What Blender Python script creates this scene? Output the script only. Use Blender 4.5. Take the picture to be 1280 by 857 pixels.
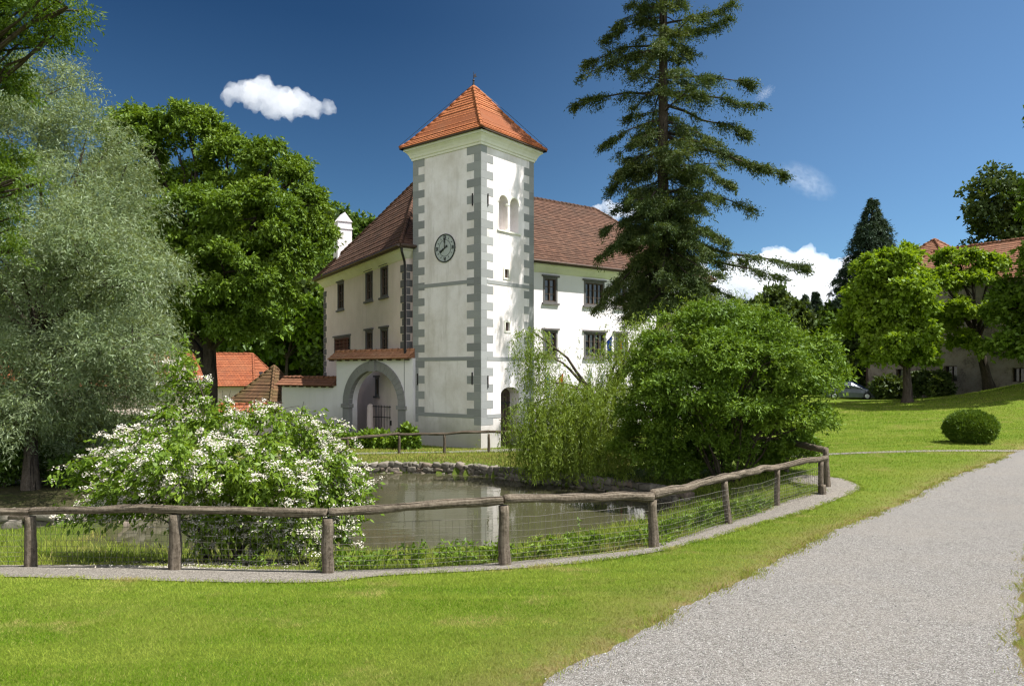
import bpy, math, random
import numpy as np
from mathutils import Vector, noise as mnoise

rad = math.radians
SC = bpy.context.scene
COL = SC.collection
for o in list(bpy.data.objects):
    bpy.data.objects.remove(o)

# ------------------------------------------------------------------ camera
F, HZ, EYE = 940.0, 466.0, 2.0
cam_data = bpy.data.cameras.new('camera')
cam = bpy.data.objects.new('camera', cam_data)
COL.objects.link(cam)
cam.location = (0, 0, EYE)
cam.rotation_euler = (rad(90), 0, 0)
cam_data.sensor_width = 36
cam_data.lens = 36 * F / 1280
cam_data.shift_y = (HZ - 428.5) / 1280
cam_data.clip_start = 0.1
cam_data.clip_end = 20000
SC.camera = cam

# ------------------------------------------------------------------ light
SUN_AZ = (0.97, -0.25)
SUN_EL = 60.0
world = bpy.data.worlds.new('World')
SC.world = world
world.use_nodes = True
wn = world.node_tree
wn.nodes.clear()
sky = wn.nodes.new('ShaderNodeTexSky')
sky.sky_type = 'NISHITA'
sky.sun_disc = False
sky.sun_elevation = rad(SUN_EL)
sky.sun_rotation = math.atan2(SUN_AZ[0], SUN_AZ[1])
sky.altitude = 400
sky.air_density = 1.0
sky.dust_density = 0.0
sky.ozone_density = 3.0
gam = wn.nodes.new('ShaderNodeGamma')
gam.inputs['Gamma'].default_value = 1.45
hs = wn.nodes.new('ShaderNodeHueSaturation')
hs.inputs['Saturation'].default_value = 1.07
bg = wn.nodes.new('ShaderNodeBackground')
bg.inputs['Strength'].default_value = 0.0150
wo = wn.nodes.new('ShaderNodeOutputWorld')
wn.links.new(sky.outputs[0], gam.inputs[0])
wn.links.new(gam.outputs[0], hs.inputs['Color'])
tint = wn.nodes.new('ShaderNodeMix'); tint.data_type = 'RGBA'; tint.blend_type = 'MULTIPLY'; tint.inputs[0].default_value = 1.0; tint.inputs[7].default_value = (0.92, 1.06, 1.0, 1)
wn.links.new(hs.outputs[0], tint.inputs[6]); wn.links.new(tint.outputs[2], bg.inputs[0])
# fill light added to the sky behind the camera, lifting shaded faces
tc_ = wn.nodes.new('ShaderNodeTexCoord')
sp_ = wn.nodes.new('ShaderNodeSeparateXYZ'); wn.links.new(tc_.outputs['Generated'], sp_.inputs[0])
mr_ = wn.nodes.new('ShaderNodeMapRange'); mr_.inputs['From Min'].default_value = 0.02; mr_.inputs['From Max'].default_value = -0.5
wn.links.new(sp_.outputs[1], mr_.inputs['Value'])
nz_ = wn.nodes.new('ShaderNodeTexNoise'); nz_.inputs['Scale'].default_value = 3.0; nz_.inputs['Detail'].default_value = 6
wn.links.new(tc_.outputs['Generated'], nz_.inputs['Vector'])
mn_ = wn.nodes.new('ShaderNodeMapRange'); mn_.inputs['From Min'].default_value = 0.36; mn_.inputs['From Max'].default_value = 0.6
wn.links.new(nz_.outputs[0], mn_.inputs['Value'])
mu_ = wn.nodes.new('ShaderNodeMath'); mu_.operation = 'MULTIPLY'; wn.links.new(mr_.outputs[0], mu_.inputs[0]); wn.links.new(mn_.outputs[0], mu_.inputs[1])
bg2 = wn.nodes.new('ShaderNodeBackground'); bg2.inputs['Color'].default_value = (1.0, 0.94, 0.87, 1)
ml_ = wn.nodes.new('ShaderNodeMath'); ml_.operation = 'MULTIPLY'; ml_.inputs[1].default_value = 0.80
wn.links.new(mu_.outputs[0], ml_.inputs[0]); wn.links.new(ml_.outputs[0], bg2.inputs['Strength'])
ad_ = wn.nodes.new('ShaderNodeAddShader'); wn.links.new(bg.outputs[0], ad_.inputs[0]); wn.links.new(bg2.outputs[0], ad_.inputs[1])
# thin bright haze towards the sun's side
mx_ = wn.nodes.new('ShaderNodeMapRange'); mx_.interpolation_type = 'SMOOTHSTEP'; mx_.inputs['From Min'].default_value = -0.25; mx_.inputs['From Max'].default_value = 0.75
wn.links.new(sp_.outputs[0], mx_.inputs['Value'])
bg3 = wn.nodes.new('ShaderNodeBackground'); bg3.inputs['Color'].default_value = (0.32, 0.56, 0.92, 1)
mm3 = wn.nodes.new('ShaderNodeMath'); mm3.operation = 'MULTIPLY'; mm3.inputs[1].default_value = 0.17; 
mz_ = wn.nodes.new('ShaderNodeMapRange'); mz_.inputs['From Min'].default_value = 0.42; mz_.inputs['From Max'].default_value = 0.0; wn.links.new(sp_.outputs[2], mz_.inputs['Value'])
pz_ = wn.nodes.new('ShaderNodeMath'); pz_.operation = 'MULTIPLY_ADD'; pz_.inputs[1].default_value = 0.42; wn.links.new(mz_.outputs[0], pz_.inputs[0]); wn.links.new(mx_.outputs[0], pz_.inputs[2])
wn.links.new(pz_.outputs[0], mm3.inputs[0]); wn.links.new(mm3.outputs[0], bg3.inputs['Strength'])
ad2 = wn.nodes.new('ShaderNodeAddShader'); wn.links.new(ad_.outputs[0], ad2.inputs[0]); wn.links.new(bg3.outputs[0], ad2.inputs[1])
wn.links.new(ad2.outputs[0], wo.inputs[0])

sun_data = bpy.data.lights.new('sun', 'SUN')
sun_data.energy = 4.6
sun_data.angle = rad(0.5)
sun_data.color = (1.0, 0.97, 0.92)
sun = bpy.data.objects.new('sun', sun_data)
COL.objects.link(sun)
sd = Vector((SUN_AZ[0] * math.cos(rad(SUN_EL)), SUN_AZ[1] * math.cos(rad(SUN_EL)), math.sin(rad(SUN_EL)))).normalized()
sun.rotation_euler = sd.to_track_quat('Z', 'Y').to_euler()
sun.location = (60, -20, 80)

SC.view_settings.view_transform = 'Standard'
SC.view_settings.look = 'None'
SC.view_settings.exposure = 0.98
SC.view_settings.gamma = 1.0
SC.view_settings.use_curve_mapping = False
cy = SC.cycles
cy.max_bounces = 24
cy.diffuse_bounces = 3
cy.glossy_bounces = 3
cy.transmission_bounces = 4
cy.volume_bounces = 24
cy.transparent_max_bounces = 8
cy.caustics_reflective = False
cy.caustics_refractive = False
cy.sample_clamp_indirect = 6
cy.use_denoising = True
cy.denoising_input_passes = 'RGB_ALBEDO_NORMAL'
cy.denoising_prefilter = 'ACCURATE'
cy.pixel_filter_type = 'BLACKMAN_HARRIS'
cy.filter_width = 1.3

rng = np.random.default_rng(7)
random.seed(7)


# ------------------------------------------------------------------ helpers
def W(px, py, Y):
    """point that the photograph shows at (px, py), at distance Y"""
    return np.array(((px - 640) * Y / F, Y, EYE - (py - HZ) * Y / F))


def nrm(a):
    a = np.asarray(a, float)
    return a / (np.linalg.norm(a, axis=-1, keepdims=True) + 1e-12)


def new_mesh(name, V, loops, starts, totals, uv=None, smooth=False):
    me = bpy.data.meshes.new(name)
    V = np.asarray(V, np.float32)
    me.vertices.add(len(V))
    me.vertices.foreach_set('co', V.ravel())
    loops = np.asarray(loops, np.int32)
    me.loops.add(len(loops))
    me.loops.foreach_set('vertex_index', loops)
    me.polygons.add(len(starts))
    me.polygons.foreach_set('loop_start', np.asarray(starts, np.int32))
    me.polygons.foreach_set('loop_total', np.asarray(totals, np.int32))
    me.polygons.foreach_set('use_smooth', np.full(len(starts), bool(smooth)))
    if uv is not None:
        l = me.uv_layers.new(name='UVMap')
        l.data.foreach_set('uv', np.asarray(uv, np.float32).ravel())
    me.update(calc_edges=True)
    me.validate()
    return me


def set_props(o, label=None, cat=None, group=None, kind=None):
    if label: o['label'] = label
    if cat: o['category'] = cat
    if group: o['group'] = group
    if kind: o['kind'] = kind
    return o


def thing(name, label, cat, loc, group=None):
    o = bpy.data.objects.new(name, None)
    o.empty_display_size = 0.3
    COL.objects.link(o)
    o.location = loc
    return set_props(o, label, cat, group)


def wpos(o):
    p = Vector((0, 0, 0))
    while o is not None:
        p = p + o.location
        o = o.parent
    return np.array(p)


def link_mesh(name, me, mat, parent=None, loc=(0, 0, 0), label=None):
    """mesh in world coordinates -> object at loc (or at its parent's origin)"""
    o = bpy.data.objects.new(name, me)
    COL.objects.link(o)
    org = np.array(loc, float)
    if parent is not None:
        o.parent = parent
        org = wpos(parent)
    else:
        o.location = loc
    if np.any(org):
        me.transform(__import__('mathutils').Matrix.Translation(Vector(-org)))
    if mat is not None:
        me.materials.append(mat)
    if label: o['label'] = label
    return o


class MB:
    def __init__(self):
        self.v, self.f, self.uv = [], [], []

    def face(self, pts, uv=None):
        i = len(self.v)
        self.v.extend([tuple(p) for p in pts])
        self.f.append(list(range(i, i + len(pts))))
        self.uv.append(uv if uv is not None else [(0, 0)] * len(pts))

    def idx(self, verts, faces, uvs=None):
        i = len(self.v)
        self.v.extend([tuple(p) for p in verts])
        for k, f in enumerate(faces):
            self.f.append([i + j for j in f])
            self.uv.append(uvs[k] if uvs is not None else [(0, 0)] * len(f))

    def box(self, o, ax, ay, az):
        """corner o and three edge vectors"""
        o, ax, ay, az = (np.asarray(a, float) for a in (o, ax, ay, az))
        v = [o, o + ax, o + ax + ay, o + ay, o + az, o + ax + az, o + ax + ay + az, o + ay + az]
        fs = [(0, 3, 2, 1), (4, 5, 6, 7), (0, 1, 5, 4), (1, 2, 6, 5), (2, 3, 7, 6), (3, 0, 4, 7)]
        if np.dot(np.cross(ax, ay), az) < 0:
            fs = [f[::-1] for f in fs]
        self.idx(v, fs)

    def tube(self, pts, rad_, n=8, wob=0.0, cap=True, seed=0, vscale=1.0):
        pts = np.asarray(pts, float)
        m = len(pts)
        r = np.broadcast_to(np.asarray(rad_, float), (m,))
        t = np.gradient(pts, axis=0)
        t = nrm(t)
        ref = np.array((0, 0, 1.0)) if abs(t[0][2]) < 0.9 else np.array((1.0, 0, 0))
        rs = np.random.default_rng(seed)
        rows = []
        base = len(self.v)
        u = np.cross(t[0], ref); u /= np.linalg.norm(u)
        L = 0.0
        ls = []
        for k in range(m):
            u = u - t[k] * np.dot(u, t[k]); u /= np.linalg.norm(u)
            w = np.cross(t[k], u)
            if k: L += np.linalg.norm(pts[k] - pts[k - 1])
            ls.append(L)
            for j in range(n):
                a = 2 * math.pi * j / n
                rr = r[k]
                if wob:
                    rr = rr * (1 + wob * mnoise.noise(Vector((math.cos(a) * 1.3 + seed * 7.1, math.sin(a) * 1.3, L * 2.2))))
                self.v.append(tuple(pts[k] + (u * math.cos(a) + w * math.sin(a)) * rr))
        for k in range(m - 1):
            for j in range(n):
                j2 = (j + 1) % n
                self.f.append([base + k * n + j, base + k * n + j2, base + (k + 1) * n + j2, base + (k + 1) * n + j])
                a0, a1 = j / n, (j + 1) / n
                self.uv.append([(a0, ls[k] * vscale), (a1, ls[k] * vscale), (a1, ls[k + 1] * vscale), (a0, ls[k + 1] * vscale)])
        if cap:
            self.f.append([base + j for j in range(n)][::-1]); self.uv.append([(0.5, 0)] * n)
            self.f.append([base + (m - 1) * n + j for j in range(n)]); self.uv.append([(0.5, 0)] * n)

    def prism(self, poly, d):
        """closed polygon (world points) extruded by vector d"""
        p = np.asarray(poly, float); q = p + np.asarray(d, float); n = len(p)
        self.idx(np.vstack([p, q]), [list(range(n))[::-1], list(range(n, 2 * n))] +
                 [[i, (i + 1) % n, n + (i + 1) % n, n + i] for i in range(n)])

    def mesh(self, name, smooth=False):
        loops = np.fromiter((i for f in self.f for i in f), np.int32)
        tot = np.array([len(f) for f in self.f], np.int32)
        st = np.concatenate([[0], np.cumsum(tot)[:-1]])
        uv = np.array([c for u in self.uv for c in u], np.float32)
        return new_mesh(name, self.v, loops, st, tot, uv, smooth)

    def build(self, name, mat, parent=None, loc=(0, 0, 0), smooth=False, fix=False, label=None):
        me = self.mesh(name, smooth)
        if fix:
            fix_normals(me)
        return link_mesh(name, me, mat, parent, loc, label)


def fix_normals(me):
    import bmesh
    b = bmesh.new(); b.from_mesh(me)
    bmesh.ops.recalc_face_normals(b, faces=b.faces)
    b.to_mesh(me); b.free()


def boolean(me, cutters):
    """mesh with the cutter meshes subtracted"""
    import bmesh
    for m_ in [me] + cutters:
        b = bmesh.new(); b.from_mesh(m_)
        bmesh.ops.remove_doubles(b, verts=b.verts, dist=1e-5)
        bmesh.ops.recalc_face_normals(b, faces=b.faces)
        b.to_mesh(m_); b.free()
    o = bpy.data.objects.new('tmp', me); COL.objects.link(o)
    cs = []
    for c in cutters:
        co = bpy.data.objects.new('tmpc', c); COL.objects.link(co); cs.append(co)
        md = o.modifiers.new('b', 'BOOLEAN'); md.operation = 'DIFFERENCE'; md.solver = 'EXACT'; md.object = co
    dg = bpy.context.evaluated_depsgraph_get()
    dg.update()
    res = bpy.data.meshes.new_from_object(o.evaluated_get(dg))
    for x in cs + [o]:
        bpy.data.objects.remove(x)
    return res


# ------------------------------------------------------------------ materials
class NT:
    def __init__(self, name):
        self.m = bpy.data.materials.new(name)
        self.m.use_nodes = True
        self.t = self.m.node_tree
        self.t.nodes.clear()
        self.out = self.n('ShaderNodeOutputMaterial')

    def n(self, typ, **kw):
        x = self.t.nodes.new(typ)
        for k, v in kw.items():
            if k in x.inputs: x.inputs[k].default_value = v
            else: setattr(x, k, v)
        return x

    def l(self, a, b): self.t.links.new(a, b)

    def coord(self, which='Object', scale=(1, 1, 1)):
        c = self.n('ShaderNodeTexCoord')
        mp = self.n('ShaderNodeMapping')
        mp.inputs['Scale'].default_value = scale
        self.l(c.outputs[which], mp.inputs[0])
        return mp.outputs[0]

    def noise(self, vec, scale, detail=4, rough=0.6, dist=0.0):
        x = self.n('ShaderNodeTexNoise')
        x.inputs['Scale'].default_value = scale
        x.inputs['Detail'].default_value = detail
        x.inputs['Roughness'].default_value = rough
        x.inputs['Distortion'].default_value = dist
        if vec is not None: self.l(vec, x.inputs['Vector'])
        return x.outputs[0]

    def ramp(self, fac, stops, interp='LINEAR'):
        r = self.n('ShaderNodeValToRGB')
        r.color_ramp.interpolation = interp
        e = r.color_ramp.elements
        while len(e) < len(stops): e.new(0.5)
        for k, (p, c) in enumerate(stops):
            e[k].position = p
            e[k].color = (*c, 1) if len(c) == 3 else c
        self.l(fac, r.inputs[0])
        return r.outputs[0]

    def fr(self, fac, a, b):   # value remap to 0..1 between a and b
        r = self.n('ShaderNodeMapRange')
        r.inputs['From Min'].default_value = a; r.inputs['From Max'].default_value = b
        self.l(fac, r.inputs['Value'])
        return r.outputs[0]

    def mix(self, fac, a, b, mode='MIX'):
        x = self.n('ShaderNodeMix', data_type='RGBA', blend_type=mode)
        for k, v in ((0, fac), (6, a), (7, b)):
            if hasattr(v, 'is_linked') or isinstance(v, bpy.types.NodeSocket): self.l(v, x.inputs[k])
            elif k == 0: x.inputs[0].default_value = v
            else: x.inputs[k].default_value = (*v, 1)
        return x.outputs[2]

    def math(self, op, a, b=None):
        x = self.n('ShaderNodeMath', operation=op)
        for k, v in ((0, a), (1, b)):
            if v is None: continue
            if isinstance(v, bpy.types.NodeSocket): self.l(v, x.inputs[k])
            else: x.inputs[k].default_value = v
        return x.outputs[0]

    def attr(self, name):
        a = self.n('ShaderNodeAttribute', attribute_name=name)
        return a.outputs['Fac']

    def pbr(self, col, rough=0.8, bump=None, bstr=0.3, bdist=0.02, spec=0.3, metal=0.0, **kw):
        p = self.n('ShaderNodeBsdfPrincipled')
        if isinstance(col, bpy.types.NodeSocket): self.l(col, p.inputs['Base Color'])
        else: p.inputs['Base Color'].default_value = (*col, 1)
        if isinstance(rough, bpy.types.NodeSocket): self.l(rough, p.inputs['Roughness'])
        else: p.inputs['Roughness'].default_value = rough
        p.inputs['Specular IOR Level'].default_value = spec
        p.inputs['Metallic'].default_value = metal
        for k, v in kw.items(): p.inputs[k].default_value = v
        if bump is not None:
            b = self.n('ShaderNodeBump')
            b.inputs['Strength'].default_value = bstr
            b.inputs['Distance'].default_value = bdist
            self.l(bump, b.inputs['Height'])
            self.l(b.outputs[0], p.inputs['Normal'])
        self.l(p.outputs[0], self.out.inputs[0])
        return self.m


def mat_plain(name, col, rough=0.6, metal=0.0, spec=0.4, var=0.15, scale=6):
    t = NT(name)
    nz = t.noise(t.coord(), scale, 5)
    c = t.mix(t.fr(nz, 0.3, 0.7), tuple(x * (1 - var) for x in col), tuple(min(1, x * (1 + var)) for x in col))
    return t.pbr(c, rough, nz, 0.15, 0.01, spec, metal)


def mat_plaster(name, col, stain, amount=0.5, low=None):
    """lime plaster with blotches, vertical run-off streaks and a stained foot"""
    t = NT(name)
    v = t.coord()
    n1 = t.noise(v, 0.7, 6, 0.65)
    vs = t.coord(scale=(1, 1, 0.12))
    n2 = t.noise(vs, 2.2, 5, 0.7)
    n3 = t.noise(v, 14, 5, 0.7)
    k = t.math('MULTIPLY', t.fr(n1, 0.42, 0.75), amount)
    c = t.mix(k, col, stain)
    k2 = t.math('MULTIPLY', t.fr(n2, 0.52, 0.8), amount * 0.8)
    c = t.mix(k2, c, tuple(x * 0.8 for x in stain))
    c = t.mix(t.math('MULTIPLY', t.fr(n3, 0.35, 0.8), 0.22), c, tuple(x * 0.8 for x in col))
    if low is not None:
        sep = t.n('ShaderNodeSeparateXYZ'); t.l(t.coord(), sep.inputs[0])
        h = t.math('ADD', sep.outputs[2], t.math('MULTIPLY', n1, -1.2))
        g = t.n('ShaderNodeMapRange'); g.inputs['From Min'].default_value = low[1]; g.inputs['From Max'].default_value = low[0]
        t.l(h, g.inputs['Value'])
        c = t.mix(t.math('MULTIPLY', g.outputs[0], 0.75), c, low[2])
    return t.pbr(c, 0.92, n3, 0.35, 0.02, 0.15)


def mat_tiles(name, c1, c2, c3, moss=None, tile=0.19, moss_amt=0.5):
    t = NT(name)
    uv = t.n('ShaderNodeTexCoord').outputs['UV']
    b = t.n('ShaderNodeTexBrick')
    t.l(uv, b.inputs['Vector'])
    b.inputs['Color1'].default_value = (*c1, 1); b.inputs['Color2'].default_value = (*c2, 1)
    b.inputs['Mortar'].default_value = (*[x * 0.45 for x in c1], 1)
    b.inputs['Scale'].default_value = 1.0
    b.inputs['Mortar Size'].default_value = 0.012
    b.inputs['Mortar Smooth'].default_value = 0.4
    b.inputs['Brick Width'].default_value = tile
    b.inputs['Row Height'].default_value = 1.0
    b.inputs['Bias'].default_value = 0.0
    v = t.coord()
    n1 = t.noise(v, 0.55, 6, 0.7)
    n2 = t.noise(v, 5.0, 5, 0.7)
    wn_ = t.n('ShaderNodeTexWhiteNoise', noise_dimensions='2D')
    sn = t.n('ShaderNodeVectorMath', operation='SNAP'); t.l(uv, sn.inputs[0]); sn.inputs[1].default_value = (tile, 1, 1)
    t.l(sn.outputs[0], wn_.inputs['Vector'])
    c = t.mix(t.math('MULTIPLY', t.fr(wn_.outputs[0], 0.55, 1.0), 0.7), b.outputs[0], c3)
    c = t.mix(t.math('MULTIPLY', t.fr(n2, 0.45, 0.8), 0.5), c, tuple(x * 0.55 for x in c1))
    if moss is not None:
        c = t.mix(t.math('MULTIPLY', t.fr(n1, 0.45, 0.7), moss_amt), c, moss)
    hgt = t.math('ADD', b.outputs['Fac'], t.math('MULTIPLY', n2, -0.4))
    hgt = t.math('MULTIPLY', hgt, -1.0)
    return t.pbr(c, 0.85, hgt, 0.6, 0.03, 0.2)


def mat_leaf(name, cols, back=None, trans=0.35, rough=0.55, big=0.25, gloss=0.018):
    """leaf: tint varies leaf by leaf and slowly through the crown; light comes through it"""
    t = NT(name)
    r = t.attr('rnd')
    st = [(k / (len(cols) - 1), c) for k, c in enumerate(cols)]
    nz = t.noise(t.coord(), big, 3, 0.6)
    fac = t.math('ADD', t.math('MULTIPLY', r, 0.62), t.math('MULTIPLY', t.fr(nz, 0.3, 0.7), 0.38))
    c = t.ramp(fac, st)
    if back is not None:
        g = t.n('ShaderNodeNewGeometry')
        c = t.mix(g.outputs['Backfacing'], c, back)
    d = t.n('ShaderNodeBsdfDiffuse'); t.l(c, d.inputs[0])
    tr = t.n('ShaderNodeBsdfTranslucent')
    yc = t.mix(1.0, c, (1.25, 1.2, 0.45), 'MULTIPLY')
    t.l(yc, tr.inputs[0])
    m1 = t.n('ShaderNodeMixShader'); m1.inputs[0].default_value = trans
    t.l(d.outputs[0], m1.inputs[1]); t.l(tr.outputs[0], m1.inputs[2])
    gl = t.n('ShaderNodeBsdfGlossy'); gl.inputs['Roughness'].default_value = rough
    gl.inputs['Color'].default_value = (0.9, 0.95, 1, 1)
    m2 = t.n('ShaderNodeMixShader'); m2.inputs[0].default_value = gloss
    t.l(m1.outputs[0], m2.inputs[1]); t.l(gl.outputs[0], m2.inputs[2])
    t.l(m2.outputs[0], t.out.inputs[0])
    return t.m


def mat_wood(name, a, b, c, streak=16):
    t = NT(name)
    uvc = t.n('ShaderNodeTexCoord')
    mp = t.n('ShaderNodeMapping'); mp.inputs['Scale'].default_value = (streak, 1.4, 1)
    t.l(uvc.outputs['UV'], mp.inputs[0])
    n1 = t.noise(mp.outputs[0], 1.0, 6, 0.7, 0.4)
    n2 = t.noise(t.coord(), 5, 5, 0.65)
    col = t.ramp(n1, [(0.3, a), (0.52, b), (0.72, c)])
    col = t.mix(t.math('MULTIPLY', t.fr(n2, 0.45, 0.75), 0.6), col, tuple(x * 0.6 for x in a))
    mp2 = t.n('ShaderNodeMapping'); mp2.inputs['Scale'].default_value = (streak * 1.6, 0.55, 1); t.l(uvc.outputs['UV'], mp2.inputs[0])
    ck = t.noise(mp2.outputs[0], 1.0, 3, 0.5, 0.8)
    crack = t.ramp(ck, [(0.33, (0, 0, 0)), (0.40, (1, 1, 1))])
    n3 = t.noise(t.coord(), 26, 5, 0.7)
    col = t.mix(t.math('MULTIPLY', t.fr(n3, 0.4, 0.75), 0.5), col, tuple(x * 1.25 for x in c))
    col = t.mix(t.math('SUBTRACT', 1.0, crack), col, tuple(x * 0.35 for x in a))
    h = t.math('ADD', t.math('ADD', n1, t.math('MULTIPLY', n3, .5)), crack)
    return t.pbr(col, 0.9, h, 1.0, 0.025, 0.12)


M = {}
M['white'] = mat_plaster('white_plaster', (0.82, 0.77, 0.785), (0.68, 0.63, 0.60), 0.3, (0.2, 1.3, (0.42, 0.39, 0.34)))
M['tower_white'] = mat_plaster('tower_plaster', (0.83, 0.775, 0.765), (0.57, 0.51, 0.455), 0.95, (0.1, 1.2, (0.34, 0.32, 0.28)))
M['pink'] = mat_plaster('warm_plaster', (0.77, 0.64, 0.595), (0.59, 0.475, 0.42), 0.6)
M['grey_paint'] = mat_plaster('grey_corner_paint', (0.27, 0.275, 0.27), (0.36, 0.36, 0.34), 0.4)
def vary_islands(m, amt):
    nt = m.node_tree; p_ = nt.nodes['Principled BSDF']; src = p_.inputs['Base Color'].links[0].from_socket
    g = nt.nodes.new('ShaderNodeNewGeometry'); r = nt.nodes.new('ShaderNodeMapRange'); r.inputs['To Min'].default_value = 1 - amt; r.inputs['To Max'].default_value = 1 + amt
    nt.links.new(g.outputs['Random Per Island'], r.inputs['Value'])
    x = nt.nodes.new('ShaderNodeVectorMath'); x.operation = 'SCALE'; nt.links.new(src, x.inputs[0]); nt.links.new(r.outputs[0], x.inputs['Scale']); nt.links.new(x.outputs[0], p_.inputs['Base Color'])


vary_islands(M['grey_paint'], 0.16)
M['cornice'] = mat_plaster('cornice_plaster', (0.78, 0.76, 0.66), (0.60, 0.56, 0.45), 0.5)
M['dark_stone'] = mat_plaster('dark_stone', (0.12, 0.115, 0.12), (0.2, 0.19, 0.19), 0.6)
M['arch_stone'] = mat_plaster('arch_stone', (0.27, 0.26, 0.25), (0.16, 0.15, 0.14), 0.6)
M['orange_tile'] = mat_tiles('orange_tiles', (0.36, 0.12, 0.045), (0.46, 0.165, 0.065), (0.27, 0.085, 0.035), (0.20, 0.12, 0.07), 0.17, 0.3)
M['brown_tile'] = mat_tiles('brown_tiles', (0.088, 0.046, 0.030), (0.13, 0.067, 0.043), (0.20, 0.106, 0.068), (0.068, 0.05, 0.036), 0.2, 0.5)
M['red_tile'] = mat_tiles('red_tiles', (0.27, 0.082, 0.036), (0.34, 0.112, 0.05), (0.20, 0.066, 0.036), (0.30, 0.15, 0.08), 0.2, 0.35)
M['moss_tile'] = mat_tiles('mossy_tiles', (0.11, 0.062, 0.033), (0.17, 0.09, 0.045), (0.09, 0.052, 0.028), (0.10, 0.085, 0.028), 0.2, 0.8)
M['cap_tile'] = mat_tiles('coping_tiles', (0.48, 0.22, 0.115), (0.58, 0.31, 0.18), (0.34, 0.16, 0.09), (0.34, 0.22, 0.13), 0.2, 0.4)
M['barn_tile'] = mat_tiles('barn_tiles', (0.24, 0.105, 0.06), (0.30, 0.14, 0.08), (0.18, 0.08, 0.047), (0.22, 0.14, 0.09), 0.26, 0.45)
M['wood_dark'] = mat_plain('dark_timber', (0.07, 0.045, 0.03), 0.7)
M['frame_brown'] = mat_plain('window_frame_paint', (0.10, 0.065, 0.045), 0.6)
M['lintel'] = mat_plain('window_stone', (0.13, 0.12, 0.115), 0.8)
M['metal_dark'] = mat_plain('dark_iron', (0.035, 0.03, 0.03), 0.5, 0.6)
M['metal_copper'] = mat_plain('gutter_sheet', (0.09, 0.06, 0.045), 0.5, 0.5)
M['log'] = mat_wood('weathered_log', (0.05, 0.038, 0.026), (0.13, 0.103, 0.074), (0.28, 0.235, 0.18))
M['log_far'] = mat_wood('old_log', (0.045, 0.035, 0.025), (0.09, 0.07, 0.05), (0.15, 0.12, 0.09))
M['wire'] = mat_plain('mesh_wire', (0.13, 0.12, 0.10), 0.6, 0.5)
M['bark'] = mat_wood('bark', (0.035, 0.027, 0.02), (0.075, 0.058, 0.043), (0.14, 0.115, 0.088), 10)
M['bark_dark'] = mat_wood('dark_bark', (0.02, 0.016, 0.012), (0.045, 0.035, 0.027), (0.08, 0.062, 0.05), 10)


def glass(name):
    t = NT(name)
    nz = t.noise(t.coord(), 1.5, 3)
    return t.pbr(t.mix(nz, (0.012, 0.013, 0.015), (0.05, 0.05, 0.05)), 0.08, nz, 0.05, 0.02, 0.6)


M['glass'] = glass('window_glass')

# ------------------------------------------------------------------ terrain
WATER = 3.60      # below the eye


def near(X, Y): return 1.93 + 0.063 * Y


CP = []
for X_ in (-16, -10, -5, 0, 5):
    for Y_ in (0, 5, 9.6):
        CP.append((X_, Y_, near(X_, Y_)))
CP += [(10, 0, 1.9), (10, 6, 2.28), (9, 12, 2.62), (9, 17.3, 3.0), (6, 17, 3.0), (2.2, 11.4, 2.64), (4, 14, 2.81), (7.6, 18.7, 2.88),
       (14.5, 22.7, 2.70), (17.2, 25.7, 2.65), (11, 25.5, 2.75), (16.4, 27, 2.61), (20, 15, 2.45), (28, 25, 2.5),
       (-9, 15.4, 3.5), (-6, 14.6, 3.5), (-3, 15.1, 3.58), (0, 15.3, 3.58), (1.2, 16.4, 3.55), (2.9, 18, 3.55), (4.6, 20.3, 3.45), (6.2, 20.2, 3.1),
       (-5.8, 27.3, 3.24), (-2.9, 27.4, 3.24), (-1, 26.8, 3.24), (2, 24.5, 3.22), (5, 23.5, 3.1), (8, 23, 2.88),
       (-8, 33, 3.40), (-3, 33, 3.42), (0, 34, 3.43), (5, 33, 3.38), (7, 35, 3.35), (10, 45, 3.2), (-15, 45, 3.5), (-12, 30, 3.4),
       (-9.6, 20, 3.15), (-13, 17.7, 3.03), (-10.6, 17.9, 3.06), (-11, 15.7, 3.47), (-14, 15.5, 3.4), (-12, 12.5, 2.85), (-20, 22, 3.2), (-25, 50, 3.5), (18, 40, 2.55), (24, 51, 2.42), (29.5, 56, 2.2), (29, 64, 2.3),
       (42, 64, 2.0), (20, 75, 2.4), (60, 60, 1.5), (70, 20, 2.0), (-80, 80, 3.5), (0, 110, 3.2), (90, 110, 2.0), (-80, 0, 2.6),
       (0, -40, 1.5), (-60, -60, 1.5), (60, -60, 1.5), (-300, 400, 3), (300, 400, 2.5), (300, -100, 2), (-300, -100, 2), (0, 400, 3)]
CP = np.array(CP, float)


def _tps(r2): return 0.5 * r2 * np.log(r2 + 1e-9)


_n = len(CP)
_A = np.zeros((_n + 3, _n + 3))
_d = CP[:, None, :2] - CP[None, :, :2]
_A[:_n, :_n] = _tps((_d ** 2).sum(-1)) + np.eye(_n) * 0.05
_A[:_n, _n] = 1; _A[:_n, _n + 1:] = CP[:, :2]; _A[_n, :_n] = 1; _A[_n + 1:, :_n] = CP[:, :2].T
_w = np.linalg.solve(_A, np.concatenate([CP[:, 2], [0, 0, 0]]))

POND = np.array([(-8.6, 15.9), (-7, 15.1), (-5, 14.9), (-3.2, 15.1), (-1.93, 15.1), (-0.33, 15.3), (1.05, 16.4), (2.9, 18.0), (3.9, 19.2), (4.6, 20.5), (3.7, 22.2),
                 (2.6, 23.3), (1.54, 24.2), (0.27, 25.25), (-1.12, 26.4), (-2.88, 27.07), (-5.76, 27.07), (-7.6, 26.2), (-8.8, 23.5), (-9.2, 20), (-9.2, 17.5)])


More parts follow.
